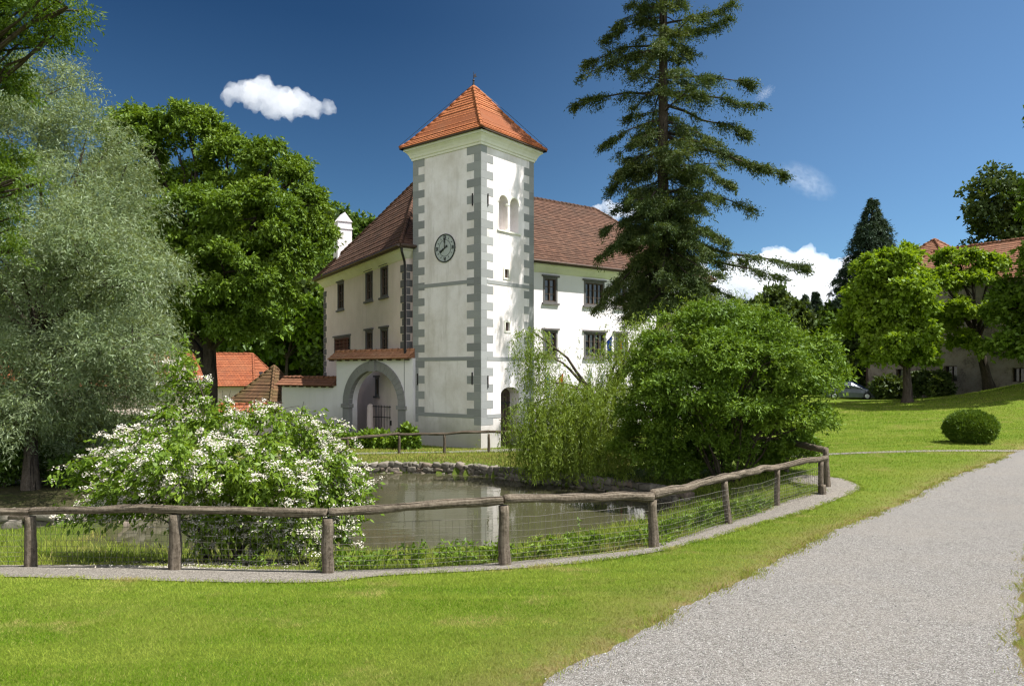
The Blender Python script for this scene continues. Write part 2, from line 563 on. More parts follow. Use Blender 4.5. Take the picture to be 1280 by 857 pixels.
def poly_dist(P, poly):
    """signed distance, negative inside"""
    P = np.asarray(P, float)
    a = poly; b = np.roll(poly, -1, 0)
    best = np.full(len(P), 1e9)
    ins = np.zeros(len(P), bool)
    for (ax, ay), (bx, by) in zip(a, b):
        ab = np.array((bx - ax, by - ay))
        ap = P - (ax, ay)
        t = np.clip((ap @ ab) / (ab @ ab), 0, 1)
        dd = np.hypot(*(ap - t[:, None] * ab).T)
        best = np.minimum(best, dd)
        c = ((ay > P[:, 1]) != (by > P[:, 1])) & (P[:, 0] < (bx - ax) * (P[:, 1] - ay) / (by - ay + 1e-12) + ax)
        ins ^= c
    return np.where(ins, -best, best)


def line_dist(P, line):
    best = np.full(len(P), 1e9)
    for (ax, ay), (bx, by) in zip(line[:-1], line[1:]):
        ab = np.array((bx - ax, by - ay)); ap = P - (ax, ay)
        t = np.clip((ap @ ab) / (ab @ ab), 0, 1)
        best = np.minimum(best, np.hypot(*(ap - t[:, None] * ab).T))
    return best


def ground(P):
    """terrain height at points (n, 2)"""
    P = np.atleast_2d(np.asarray(P, float))
    out = np.empty(len(P))
    for s in range(0, len(P), 20000):
        q = P[s:s + 20000]
        r2 = ((q[:, None, :] - CP[None, :, :2]) ** 2).sum(-1)
        d = _tps(r2) @ _w[:_n] + _w[_n] + q @ _w[_n + 1:]
        d -= 1.75 * np.exp(-(((q[:, 0] - 38.8) ** 2) / 34 + ((q[:, 1] - 51) ** 2) / 50))
        # foot of the rough wall left of the pond
        wx = np.clip((-8.2 - q[:, 0]) / .8, 0, 1) * (q[:, 1] < 16.8) * (q[:, 1] > 11)
        d = np.where(wx > 0, np.maximum(d, d * (1 - wx) + wx * (2.60 + (q[:, 1] - 10.2) * .155)), d)
        # hill to the left behind the manor, gentle rise far right
        hx = np.clip((q[:, 1] - 75) / 90, 0, 1)
        hl = np.clip((-q[:, 0] + 2 + (q[:, 1] - 75) * 0.02) / 34, 0, 1)
        d -= 24.5 * (hx * hx * (3 - 2 * hx)) * (hl * hl * (3 - 2 * hl))
        pd = poly_dist(q, POND)
        d = np.where(pd < 0, np.maximum(d, WATER + 0.12 + 0.45 * np.minimum(-pd, 2.0)), d)
        d = np.where((pd >= 0) & (pd < 3), np.minimum(d, WATER - 0.02 - 0.1 * np.minimum(pd, 1)), d)
        out[s:s + 20000] = EYE - d
    return out


def gz(x, y): return float(ground([(x, y)])[0])


def G(px, py):
    """ground point seen at a pixel of the photograph"""
    Ys = np.concatenate([np.arange(4, 40, 0.05), np.arange(40, 120, 0.25)])
    P = np.stack([(px - 640) * Ys / F, Ys], 1)
    z = EYE - (py - HZ) * Ys / F
    g = ground(P)
    k = np.argmax(z <= g)
    return np.array((P[k, 0], P[k, 1], g[k]))


def spaced(lo, hi, step, far_lo, far_hi, growth=1.22):
    a = list(np.arange(lo, hi + 1e-6, step))
    s = step; x = hi
    while x < far_hi:
        s *= growth; x += s; a.append(x)
    s = step; x = lo
    while x > far_lo:
        s *= growth; x -= s; a.insert(0, x)
    return np.array(a)


gx = spaced(-14, 20, 0.2, -420, 420)
gy = spaced(4, 36, 0.2, -60, 420)
# finer steps over the distant hill, lawn and mound
gx = np.unique(np.round(np.concatenate([gx, np.arange(-70, 60, 2.0)]), 3))
gy = np.unique(np.round(np.concatenate([gy, np.arange(36, 200, 2.0)]), 3))
GX, GY = np.meshgrid(gx, gy)
GP = np.stack([GX.ravel(), GY.ravel()], 1)
GZ = ground(GP)

# road, strip by the fence, footpaths: outlines on the ground
road_left = [(-2.2, 1.6), (-0.9, 3.6), (0.23, 5.47), (1.05, 6.6), (1.81, 7.73), (3.0, 9.3), (4.2, 11.0), (6.4, 13.9), (9.0, 17.3), (11.8, 20.2), (14.5, 22.7), (17.0, 25.3), (21, 29.0), (30, 35)]
road_right = [(0.9, 0.2), (2.0, 1.9), (3.0, 3.9), (4.1, 6.05), (5.4, 8.0), (6.9, 10.0), (9.0, 12.6), (11.8, 15.7), (14.6, 18.3), (18.2, 21.8), (23, 26.5), (32, 32)]


def dense(line, step, jit=0.0, seed=0):
    line = np.array(line, float)
    # Catmull-Rom through the points
    pts = []
    n = len(line)
    for i in range(n - 1):
        p0 = line[max(i - 1, 0)]; p1 = line[i]; p2 = line[i + 1]; p3 = line[min(i + 2, n - 1)]
        m = max(2, int(np.linalg.norm(p2 - p1) / step))
        for t in np.arange(m) / m:
            pts.append(0.5 * ((2 * p1) + (-p0 + p2) * t + (2 * p0 - 5 * p1 + 4 * p2 - p3) * t ** 2 + (-p0 + 3 * p1 - 3 * p2 + p3) * t ** 3))
    pts.append(line[-1])
    pts = np.array(pts)
    if jit:
        t = nrm(np.gradient(pts, axis=0)); nn = np.stack([t[:, 1], -t[:, 0]], 1)
        s = np.cumsum(np.r_[0, np.linalg.norm(np.diff(pts, axis=0), axis=1)])
        w_ = np.array([mnoise.noise(Vector((x * 1.1, seed, 0))) * 1.0 + mnoise.noise(Vector((x * 4.1, seed + 9, 0))) * 0.6 + mnoise.noise(Vector((x * 15, seed + 19, 0))) * 0.35 for x in s])
        pts = pts + nn * (w_ * jit)[:, None]
    return pts


RL = dense(road_left, 0.05, 0.085, 3)
RR = dense(road_right, 0.05, 0.085, 5)
ROAD_RIGHT = RR
ROAD = np.vstack([RL, RR[::-1]])
ROAD_C = np.vstack([RL[::6], RR[::-1][::6]])

POSTS = [(-340, 703, .80), (-155, 706, .80), (38, 709, .80), (218, 713, .82), (409, 717, .80), (632, 707, .90), (817, 684, .81), (912, 655, .88), (972, 632, .90), (1026, 617, .86)]
post_xy = []
for px, py, h in POSTS:
    if px < 0:
        post_xy.append(np.array(((px - 640) * 9.9 / F, 9.9)))
    else:
        post_xy.append(G(px, py)[:2])
corner = np.array((7.95, 18.95))
STRIP_LOW = [(-12, 10.0)] + [tuple(G(x, y)[:2]) for x, y in ((0, 722), (110, 725), (220, 728), (400, 729), (480, 720), (620, 713), (720, 705), (820, 690), (900, 670), (980, 647), (1040, 627), (1075, 611))]
STRIP_UP = [(-12, 10.55)] + [tuple(G(x, y)[:2]) for x, y in ((0, 707), (110, 706), (220, 708), (409, 713), (632, 703), (790, 687), (912, 652), (972, 630), (1026, 613))]
SL = dense(STRIP_LOW + [(8.9, 20.2), (8.2, 21.2)], 0.05, 0.05, 11)
SU = dense(STRIP_UP + [(7.6, 19.6), (7.3, 20.6)], 0.05, 0.06, 13)
STRIP = np.vstack([SL, SU[::-1]])
STRIP_C = np.vstack([SL[::5], SU[::-1][::5]])

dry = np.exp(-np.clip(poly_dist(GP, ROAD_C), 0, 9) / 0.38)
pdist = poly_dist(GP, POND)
dirt_and_shade = np.exp(-np.clip(np.abs(pdist - 0.1), 0, 9) / 0.25) * (GP[:, 1] < 22)
soil_shade_paint = np.exp(-(np.clip(np.hypot((GP[:, 0] + 12) / 5.0, (GP[:, 1] - 20.5) / 4.2) - .75, 0, 9) / .15) ** 2)  # bare soil below the willow, with the missing tree shade painted in
under = np.exp(-(np.clip(np.hypot((GP[:, 0] + 4.5) / 2.2, (GP[:, 1] - 12.0) / 2.2) - .7, 0, 9) / .2) ** 2)  # ground beneath the shrub: soil plus its shadow, painted as dark colour
dirt_and_shade = np.clip(np.maximum(np.maximum(dirt_and_shade, soil_shade_paint * .85), under * .9), 0, 1)
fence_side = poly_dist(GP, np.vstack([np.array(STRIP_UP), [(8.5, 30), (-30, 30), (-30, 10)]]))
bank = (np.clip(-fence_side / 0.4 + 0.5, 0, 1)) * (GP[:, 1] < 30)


def grid_mesh(name, X, Y, Z):
    ny, nx = X.shape
    V = np.stack([X.ravel(), Y.ravel(), Z.ravel()], 1)
    i = np.arange(ny * nx).reshape(ny, nx)
    q = np.stack([i[:-1, :-1], i[:-1, 1:], i[1:, 1:], i[1:, :-1]], -1).reshape(-1, 4)
    return new_mesh(name, V, q.ravel(), np.arange(len(q)) * 4, np.full(len(q), 4), None, True)


def add_attr(me, name, vals, dom='POINT'):
    a = me.attributes.new(name, 'FLOAT', dom)
    a.data.foreach_set('value', np.asarray(vals, np.float32))


def mat_lawn(name):
    t = NT(name)
    v = t.coord()
    n1 = t.noise(v, 0.35, 5, 0.6)
    n2 = t.noise(v, 3.5, 6, 0.7)
    n3 = t.noise(v, 45, 5, 0.75)
    vs = t.coord(scale=(0.25, 2.6, 1))
    st = t.noise(vs, 0.9, 3, 0.5)
    c = t.ramp(n3, [(0.28, (0.035, 0.075, 0.008)), (0.5, (0.105, 0.165, 0.014)), (0.75, (0.20, 0.26, 0.035))])
    c = t.mix(t.math('MULTIPLY', t.fr(n2, 0.42, 0.72), 0.45), c, (0.15, 0.17, 0.02))
    c = t.mix(t.math('MULTIPLY', t.fr(n1, 0.5, 0.72), 0.5), c, (0.20, 0.185, 0.045))
    c = t.mix(t.math('MULTIPLY', t.fr(st, 0.45, 0.7), 0.35), c, (0.16, 0.20, 0.02))
    br = t.mix(t.fr(n3, 0.3, 0.7), (0.17, 0.115, 0.055), (0.33, 0.26, 0.13))
    k = t.math('MULTIPLY', t.attr('dry'), t.fr(n2, 0.25, 0.62))
    c = t.mix(k, c, br)
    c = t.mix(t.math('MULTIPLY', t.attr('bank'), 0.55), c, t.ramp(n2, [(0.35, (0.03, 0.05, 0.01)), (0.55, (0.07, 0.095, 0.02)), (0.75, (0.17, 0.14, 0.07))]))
    c = t.mix(t.math('MULTIPLY', t.attr('dirt_and_shade'), t.fr(n2, .2, .5)), c, t.mix(t.fr(n3, .3, .7), (0.022, 0.018, 0.011), (0.085, 0.068, 0.042)))  # soil tone, deepened to hold the painted shade of willow and shrub
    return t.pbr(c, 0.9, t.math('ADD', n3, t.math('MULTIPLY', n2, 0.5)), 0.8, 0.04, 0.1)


def mat_gravel(name, tint=(1, 1, 1), sc=1.0):
    t = NT(name)
    v = t.coord()
    vo = t.n('ShaderNodeTexVoronoi'); vo.inputs['Scale'].default_value = 88 * sc; t.l(v, vo.inputs['Vector'])
    vo2 = t.n('ShaderNodeTexVoronoi'); vo2.inputs['Scale'].default_value = 26 * sc; t.l(v, vo2.inputs['Vector'])
    sepc = t.n('ShaderNodeSeparateColor'); t.l(vo.outputs['Color'], sepc.inputs[0])
    sepd = t.n('ShaderNodeSeparateColor'); t.l(vo2.outputs['Color'], sepd.inputs[0])
    T = lambda c: tuple(a * b for a, b in zip(c, tint))
    c = t.ramp(sepc.outputs[0], [(0.0, T((0.09, 0.085, 0.08))), (0.22, T((0.20, 0.193, 0.182))), (0.6, T((0.30, 0.29, 0.275))), (0.9, T((0.37, 0.36, 0.345))), (1.0, T((0.50, 0.49, 0.47)))])
    c = t.mix(t.math('MULTIPLY', t.fr(sepd.outputs[1], 0.8, 1.0), 0.6), c, T((0.17, 0.16, 0.147)))
    c = t.mix(t.math('MULTIPLY', t.fr(vo.outputs['Distance'], 0.35, 0.75), 0.75), c, T((0.08, 0.075, 0.066)))
    n1 = t.noise(v, 0.6, 5, 0.65)
    n2 = t.noise(v, 7, 5, 0.7)
    c = t.mix(t.math('MULTIPLY', t.fr(n1, 0.45, 0.75), 0.35), c, T((0.27, 0.245, 0.21)))
    c = t.mix(t.math('MULTIPLY', t.fr(n2, 0.5, 0.8), 0.3), c, T((0.17, 0.16, 0.148)))
    h = t.math('ADD', t.math('MULTIPLY', vo.outputs['Distance'], -1.0), t.math('MULTIPLY', n2, 0.6))
    return t.pbr(c, 0.9, h, 0.8, 0.02, 0.15)


M['lawn'] = mat_lawn('lawn_ground')
M['gravel'] = mat_gravel('road_gravel', (1.17, 1.14, 1.10))
M['gravel_path'] = mat_gravel('path_gravel', (1.12, 1.05, 0.95), 0.8)
M['gravel_far'] = mat_gravel('court_gravel', (0.92, 0.9, 0.84), 0.3)

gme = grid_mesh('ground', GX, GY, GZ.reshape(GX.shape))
add_attr(gme, 'dry', dry); add_attr(gme, 'dirt_and_shade', dirt_and_shade); add_attr(gme, 'bank', bank)
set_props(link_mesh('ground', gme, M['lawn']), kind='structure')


def drape(name, A, B, mat, lift, nx=8):
    """sheet between two outlines, laid on the terrain"""
    m = max(len(A), len(B))
    def rs(L):
        s = np.cumsum(np.r_[0, np.linalg.norm(np.diff(L, axis=0), axis=1)]); s /= s[-1]
        u = np.linspace(0, 1, m)
        return np.stack([np.interp(u, s, L[:, 0]), np.interp(u, s, L[:, 1])], 1)
    A, B = rs(np.asarray(A, float)), rs(np.asarray(B, float))
    k = np.linspace(0, 1, nx)[None, :, None]
    P = A[:, None] * (1 - k) + B[:, None] * k
    z = ground(P.reshape(-1, 2)).reshape(P.shape[:2])
    return set_props(link_mesh(name, grid_mesh(name, P[..., 0], P[..., 1], z + lift), mat), kind='structure')


drape('gravel_road', RL, RR, M['gravel'], 0.010, 24)
drape('gravel_strip', SL, SU, M['gravel_path'], 0.014, 7)
fp0 = dense([(9.0, 25.4), (11, 25.75), (13.5, 25.9), (17.6, 25.8)], 0.1, 0.03, 21)
fp1 = dense([(9.0, 25.0), (11.1, 25.3), (13.5, 25.45), (17.0, 25.3)], 0.1, 0.03, 23)
drape('footpath', fp0, fp1, M['gravel_path'], 0.014, 4)
cp0 = dense([(-13, 29.6), (-7, 30.3), (-3, 31.4), (0, 31.9), (2.5, 32.4), (6, 33.2)], 0.15, 0.05, 25)
cp1 = dense([(-13, 30.8), (-7.4, 31.4), (-3, 32.5), (-1.2, 33.5), (2.0, 34.9), (6, 37)], 0.15, 0.05, 27)
drape('court_path', cp0, cp1, M['gravel_far'], 0.02, 5)
bp0 = dense([(-16, 18.9), (-13, 19.6), (-11, 20.6), (-10.2, 23), (-9.4, 27), (-8.6, 29.8)], 0.15, 0.05, 31)
bp1 = dense([(-16, 20.4), (-13.6, 21.0), (-12.2, 21.8), (-11.4, 24), (-10.6, 27.4), (-10, 30)], 0.15, 0.05, 33)
drape('bank_path', bp0, bp1, M['gravel_path'], 0.02, 5)
# water
t = NT('pond_water')
vs_ = t.coord(scale=(0.7, 1.6, 1))
w1 = t.noise(vs_, 1.6, 3, 0.55, 0.6)
w2 = t.noise(vs_, 7, 3, 0.6)
cl = t.noise(t.coord(), 0.5, 4)
hh = t.math('ADD', w1, t.math('MULTIPLY', w2, 0.22))
M['water'] = t.pbr(t.mix(cl, (0.050, 0.048, 0.025), (0.072, 0.069, 0.037)), 0.02, hh, 0.065, 0.06, 0.5)
M['water'].node_tree.nodes['Principled BSDF'].inputs['IOR'].default_value = 1.36
c0 = POND.mean(0)
wp = c0 + (POND - c0) * 1.035
mb = MB(); mb.face([(x, y, EYE - WATER) for x, y in wp])
set_props(mb.build('pond_water', M['water']), kind='structure')


# ------------------------------------------------------------------ roof and wall builders
def tiled(mb, e0, e1, r0, r1, course=0.24, lift=0.035, sag=0.0, under=True):
    e0, e1, r0, r1 = (np.asarray(p, float) for p in (e0, e1, r0, r1))
    up = (r0 + r1) / 2 - (e0 + e1) / 2
    n = nrm(np.cross(e1 - e0, up))
    if n[2] < 0: n = -n
    ud = nrm(e1 - e0)
    L = np.linalg.norm(up)
    rows = max(2, int(L / course))
    def at(a, b, f):
        p = a * (1 - f) + b * f
        p[2] -= sag * f * (1 - f) ** 2 * 4
        return p
    nseg = 1
    for k in range(rows):
        f0, f1 = k / rows, (k + 1) / rows
        a, b = at(e0, r0, f0), at(e1, r1, f0)
        c, d = at(e1, r1, f1), at(e0, r0, f1)
        u = [float(np.dot(p - e0, ud)) for p in (a, b, c, d)]
        tl = lift * (1 + 0.25 * math.sin(k * 2.7))
        mb.face([a + n * tl, b + n * tl, c + n * 0.004, d + n * 0.004], [(u[0], k + .02), (u[1], k + .02), (u[2], k + .98), (u[3], k + .98)])
        mb.face([a - n * 0.01, b - n * 0.01, b + n * tl, a + n * tl], [(u[0], k), (u[1], k), (u[1], k + .05), (u[0], k + .05)])
    if under:
        mb.face([e0 - n * 0.05, r0 - n * 0.05, r1 - n * 0.05, e1 - n * 0.05] if np.linalg.norm(r0 - r1) > 1e-6 else [e0 - n * 0.05, r0 - n * 0.05, e1 - n * 0.05])


def ridge_tiles(mb, a, b, r=0.09, step=0.36, sag=0.0, wob=1.0):
    a, b = np.asarray(a, float), np.asarray(b, float)
    L = np.linalg.norm(b - a); n = max(1, int(L / step))
    for k in range(n):
        f0, f1 = k / n, (k + 1.18) / n
        p, q = a + (b - a) * f0, a + (b - a) * min(f1, 1.0)
        for x, f in ((p, f0), (q, min(f1, 1))): x[2] -= sag * f * (1 - f) ** 2 * 4
        rr = r * (1 + 0.12 * random.uniform(-1, 1) * wob)
        mb.tube([p + (0, 0, .015), q + (0, 0, .0)], [rr * 1.12, rr * 0.88], 7)


def hip_roof(parent, P, ridge, zE, zR, over, mat, course=0.26, sag=0.0, rr=0.09):
    """P: four footprint corners in order, ridge: two plan points (near edges 3-0 and 1-2)"""
    P = [np.array(p, float) for p in P]
    c = sum(P) / 4
    Q = []
    for i in range(4):
        a, b, d = P[i - 1], P[i], P[(i + 1) % 4]
        n1 = nrm(np.array(((b - a)[1], -(b - a)[0]))); n2 = nrm(np.array(((d - b)[1], -(d - b)[0])))
        if np.dot(n1, b - c) < 0: n1 = -n1
        if np.dot(n2, b - c) < 0: n2 = -n2
        k = over / (1 + np.dot(n1, n2))
        Q.append(np.array((*(b + (n1 + n2) * k), zE)))
    R0, R1 = np.array((*ridge[0], zR)), np.array((*ridge[1], zR))
    mb = MB()
    tiled(mb, Q[0], Q[1], R0, R1, course, sag=sag)
    tiled(mb, Q[1], Q[2], R1, R1, course, sag=sag)
    tiled(mb, Q[2], Q[3], R1, R0, course, sag=sag)
    tiled(mb, Q[3], Q[0], R0, R0, course, sag=sag)
    o = mb.build('roof', mat, parent)
    mb = MB()
    for q, r in ((Q[0], R0), (Q[3], R0), (Q[1], R1), (Q[2], R1)): ridge_tiles(mb, q, r, rr, sag=sag)
    if np.linalg.norm(R0 - R1) > 0.2: ridge_tiles(mb, R0, R1, rr)
    mb.build('ridge_tiles', mat, o, smooth=True)
    return Q, o


class Wall:
    """vertical plane: u along, n outward, z up"""
    def __init__(self, o, d, out):
        self.o = np.array((o[0], o[1], 0.0)); self.d = np.array((*nrm(d), 0.0))
        n = np.array((self.d[1], -self.d[0], 0.0))
        self.n = n if np.dot(n[:2], out) > 0 else -n

    def p(self, u, n, z): return self.o + self.d * u + self.n * n + np.array((0, 0, z))

    def box(self, mb, u0, u1, n0, n1, z0, z1):
        mb.box(self.p(u0, n0, z0), self.d * (u1 - u0), self.n * (n1 - n0), (0, 0, z1 - z0))


def solid(foot, z0, z1):
    mb = MB(); mb.prism([(x, y, z0) for x, y in foot], (0, 0, z1 - z0)); return mb


def arch_poly(w, u0, u1, z0, zs, n, seg=14, rise=None):
    """arched outline on wall w at depth n; springing zs; rise None = half circle"""
    c, r = (u0 + u1) / 2, (u1 - u0) / 2
    rise = r if rise is None else rise
    pts = [w.p(u0, n, z0), w.p(u1, n, z0)]
    for k in range(seg + 1):
        a = math.pi * k / seg
        pts.append(w.p(c + r * math.cos(a), n, zs + rise * math.sin(a)))
    return pts


def cutter(poly, d):
    mb = MB(); mb.prism(poly, d); return mb.mesh('cutter')


def ring_box(w, mb, u0, u1, z0, z1, t, n0, n1):
    o = [(u0 - t, z0 - t), (u1 + t, z0 - t), (u1 + t, z1 + t), (u0 - t, z1 + t)]
    i = [(u0, z0), (u1, z0), (u1, z1), (u0, z1)]
    v = [w.p(u, n, z) for n in (n0, n1) for q in (o, i) for u, z in q]
    f = []
    for k in range(4):
        j = (k + 1) % 4
        f += [(k, j, 4 + j, 4 + k), (8 + k, 12 + k, 12 + j, 8 + j), (k, 8 + k, 8 + j, j), (4 + k, 4 + j, 12 + j, 12 + k)]
    mb.idx(v, f)


def window(w, parent, u0, u1, z0, z1, cols=2, rows=3, lattice=False, depth=0.14, stone=True, label=None):
    """framed window set in its opening: stone surround, timber frame, glazing bars, pane"""
    t = 0.13 if stone else 0.06
    mb = MB()
    ring_box(w, mb, u0, u1, z0, z1, t * .95, -depth, 0.02)
    fr = mb.build('window', M['lintel'], parent, label=label, fix=True)
    mb = MB(); w.box(mb, u0 - t - 0.10, u1 + t + 0.10, -0.05, 0.10, z1 + .125, z1 + 0.22)
    mb.build('lintel', M['lintel'], fr)
    mb = MB(); w.box(mb, u0 - t - 0.08, u1 + t + 0.08, -0.05, 0.11, z0 - 0.2, z0 - .10)
    mb.build('sill', M['lintel'], fr)
    mb = MB()
    f = 0.05
    for a, b in ((u0, u0 + f), (u1 - f, u1)): w.box(mb, a, b, -depth + .01, -0.05, z0, z1)
    for a, b in ((z0, z0 + f), (z1 - f, z1)): w.box(mb, u0 + f, u1 - f, -depth + .012, -0.052, a, b)
    for k in range(1, cols):
        u = u0 + (u1 - u0) * k / cols
        s = 0.035 if cols <= 2 or k % 2 == 0 else 0.02
        w.box(mb, u - s, u + s, -depth + .014, -0.055, z0 + f, z1 - f)
    for k in range(1, rows):
        z = z0 + (z1 - z0) * k / rows
        w.box(mb, u0 + f, u1 - f, -depth + .018, -0.075, z - 0.015, z + 0.015)
    mb.build('frame', M['frame_brown'], fr)
    mb = MB(); w.box(mb, u0, u1, -depth - 0.03, -depth + 0.008, z0, z1)
    mb.build('pane', M['glass'], fr)
    if lattice:
        mb = MB()
        for k in range(1, 14):
            u = u0 + (u1 - u0) * k / 14
            mb.tube([w.p(u, 0.06, z0 - .03), w.p(u, 0.06, z1 + .03)], 0.016, 5)
        for k in range(0, 6):
            z = z0 + (z1 - z0) * k / 5
            mb.tube([w.p(u0, 0.075, z), w.p(u1, 0.075, z)], 0.016, 5)
        mb.build('bars', M['rust'], fr)
    return fr


M['rust'] = mat_plain('rusty_bars', (0.20, 0.07, 0.045), 0.7)

# ------------------------------------------------------------------ clock tower
A_ = np.array((-1.40, 34.0)); dL = nrm((-0.777, 0.63)); dR = np.array((0.63, 0.777))
dR = nrm(np.array((dL[1], -dL[0])))
LA, LB = 4.43, 3.92
T0, T1 = -1.9, 12.36
tower = thing('clock_tower', 'tall white clock tower with orange pyramid roof and grey painted corner blocks', 'tower', (*(A_ + dL * LA / 2 + dR * LB / 2), gz(*A_)))
foot = [A_, A_ + dR * LB, A_ + dR * LB + dL * LA, A_ + dL * LA]
wl = Wall(A_, dL, -dR)       # shaded face with the clock
wr = Wall(A_, dR, -dL)       # sunlit face with the openings
body = solid(foot, T0, T1).mesh('wall')
cuts = []
BZ0, BZS = 8.68, 9.98
cuts.append(cutter(arch_poly(wr, 1.24, 1.90, BZ0, BZS, 0.3), -wr.n * 0.75))
cuts.append(cutter(arch_poly(wr, 2.06, 2.72, BZ0, BZS, 0.3), -wr.n * 0.75))
for u, z in ((1.81, 6.67), (1.87, 4.18)):
    mb = MB(); wr.box(mb, u - .15, u + .15, -0.5, 0.3, z - .2, z + .2); cuts.append(mb.mesh('cutter'))
cuts.append(cutter(arch_poly(wr, 1.39, 2.77, -2.2, 0.98, 0.3, rise=0.36), -wr.n * 1.15))
link_mesh('wall', boolean(body, cuts), M['tower_white'], tower)
# corner blocks: full strip plus alternating long blocks, on both faces
mb = MB(); mj = MB()
CO = 0.374
def quoin_column(w, u_at, sgn, phase, short, long_):
    z = T1 - 0.02; k = phase
    while z - CO > -0.75:
        ln = long_ if k % 2 == 0 else short
        u0, u1 = (u_at, u_at + sgn * ln) if sgn > 0 else (u_at + sgn * ln, u_at)
        w.box(mb, u0, u1, -0.02, 0.010, z - CO + 0.006, z)
        z -= CO; k += 1
mb = MB()
quoin_column(wl, 0.0, 1, 0, 0.42, 0.86)
quoin_column(wr, 0.0, 1, 1, 0.40, 0.84)
mb.build('corner_blocks', M['grey_paint'], tower)
mb = MB()
quoin_column(wl, LA, -1, 0, 0.38, 0.80)
mb.build('corner_blocks', M['grey_paint'], tower)
mb = MB()
quoin_column(wr, LB, -1, 1, 0.36, 0.78)
mb.build('corner_blocks', M['grey_paint'], tower)
for z in (6.18, 2.66, 0.02):
    mb = MB()
    wl.box(mb, 0.425, LA - 0.385, -0.02, 0.018, z - 0.085, z + 0.085)
    mb.build('string_course', M['grey_paint'], tower)
    mb = MB()
    wr.box(mb, 0.405, 1.385 if z < 1 else LB - 0.365, -0.02, 0.018, z - 0.085, z + 0.085)
    mb.build('string_course', M['grey_paint'], tower)
# cornice: moulded profile swept round the four sides
mb = MB()
prof = [(-0.05, T1 - 0.02), (0.05, T1 - 0.02), (0.06, T1 + 0.07), (0.10, T1 + 0.10), (0.13, T1 + 0.2), (0.20, T1 + 0.32), (0.29, T1 + 0.41), (0.33, T1 + 0.42), (0.34, T1 + 0.56), (-0.05, T1 + 0.56)]
dirs = [(-dR - dL), (dR - dL), (dR + dL), (-dR + dL)]
for i in range(4):
    j = (i + 1) % 4
    for (o0, z0), (o1, z1) in zip(prof[:-1], prof[1:]):
        a0 = foot[i] + dirs[i] * o0; b0 = foot[j] + dirs[j] * o0; a1 = foot[i] + dirs[i] * o1; b1 = foot[j] + dirs[j] * o1
        mb.face([(*a0, z0), (*b0, z0), (*b1, z1), (*a1, z1)])
mb.build('cornice', M['cornice'], tower, fix=True)
cen = (foot[0] + foot[2]) / 2
Q, troof = hip_roof(tower, foot, (cen, cen), T1 + 0.58, 16.06, 0.47, M['orange_tile'], 0.2, sag=0.22, rr=0.085)
mb = MB()
for i in range(4):
    mb.box(Q[i] + (0, 0, -0.06), (Q[(i + 1) % 4] - Q[i]), nrm(np.array((*cen, Q[i][2])) - (Q[i] + Q[(i + 1) % 4]) / 2) * 0.3, (0, 0, 0.05))
mb.build('eaves_board', M['wood_dark'], tower)
mb = MB()
ap = np.array((*cen, 16.05))
mb.tube([ap, ap + (0, 0, .25)], [0.07, 0.04], 8); mb.tube([ap + (0, 0, .2), ap + (0, 0, .72)], [0.022, 0.012], 6)
for p, r in ((0.3, 0.06),):
    mb.tube([ap + (0, 0, p - r), ap + (0, 0, p - r * .5), ap + (0, 0, p), ap + (0, 0, p + r * .5), ap + (0, 0, p + r)], [0.01, r * .85, r, r * .85, 0.01], 8)
mb.prism([ap + (0.02, 0, .42), ap + (0.16, 0.05, .5), ap + (0.1, 0.03, .56), ap + (0.12, 0.04, .66), ap + (0.02, 0, .58)], (0.006, -0.018, 0))
mb.build('finial', M['metal_dark'], tower)
mb = MB()
for i in (3, 1):
    mb.tube([ap + (0, 0, .12), ap * .5 + (Q[i] + (0, 0, .14)) * .5 + (0, 0, .09), Q[i] + (0, 0, .14)], 0.011, 5)
mb.build('lightning_cable', M['metal_dark'], tower)
# belfry window: sill, arch mouldings and column
mb = MB(); wr.box(mb, 1.12, 2.84, -0.02, 0.06, BZ0 - 0.08, BZ0 - 0.002)
bel = mb.build('belfry_window', M['cornice'], tower)
for c in (1.57, 2.39):
    mb = MB(); seg = 14; vv, ff_ = [], []
    for k in range(seg + 1):
        a = math.pi * k / seg
        vv += [wr.p(c + r * math.cos(a), n, BZS + r * math.sin(a)) for n in (0.0, 0.03) for r in (0.335, 0.405)]
    for k in range(seg):
        p_, q_ = k * 4, k * 4 + 4
        ff_ += [(p_ + 2, p_ + 3, q_ + 3, q_ + 2), (p_ + 1, q_ + 1, q_ + 3, p_ + 3), (p_, p_ + 2, q_ + 2, q_)]
    mb.idx(vv, ff_); mb.build('arch_moulding', M['cornice'], bel, fix=True)
mb = MB()
mb.tube([wr.p(1.98, -0.10, BZ0), wr.p(1.98, -0.10, BZ0 + .1), wr.p(1.98, -0.10, BZ0 + .12), wr.p(1.98, -0.10, BZS - .16), wr.p(1.98, -0.10, BZS - .1), wr.p(1.98, -0.10, BZS)], [0.13, 0.13, 0.085, 0.08, 0.12, 0.14], 12)
mb.build('column', M['cornice'], bel, smooth=True)
for u, z in ((1.81, 6.67), (1.87, 4.18)):
    mb = MB()
    for a, b, c, d in ((u - .24, u - .15, z - .28, z + .28), (u + .15, u + .24, z - .28, z + .28), (u - .148, u + .148, z - .28, z - .2), (u - .148, u + .148, z + .2, z + .28)):
        wr.box(mb, a, b, -0.02, 0.03, c, d)
    sw = mb.build('slit_window', M['cornice'], tower)
    mb = MB(); wr.box(mb, u - .149, u + .149, -0.12, -0.08, z - .199, z + .199); wr.box(mb, u - .02, u + .02, -0.078, -0.06, z - .199, z + .199)
    mb.build('shutter', M['wood_dark'], sw)
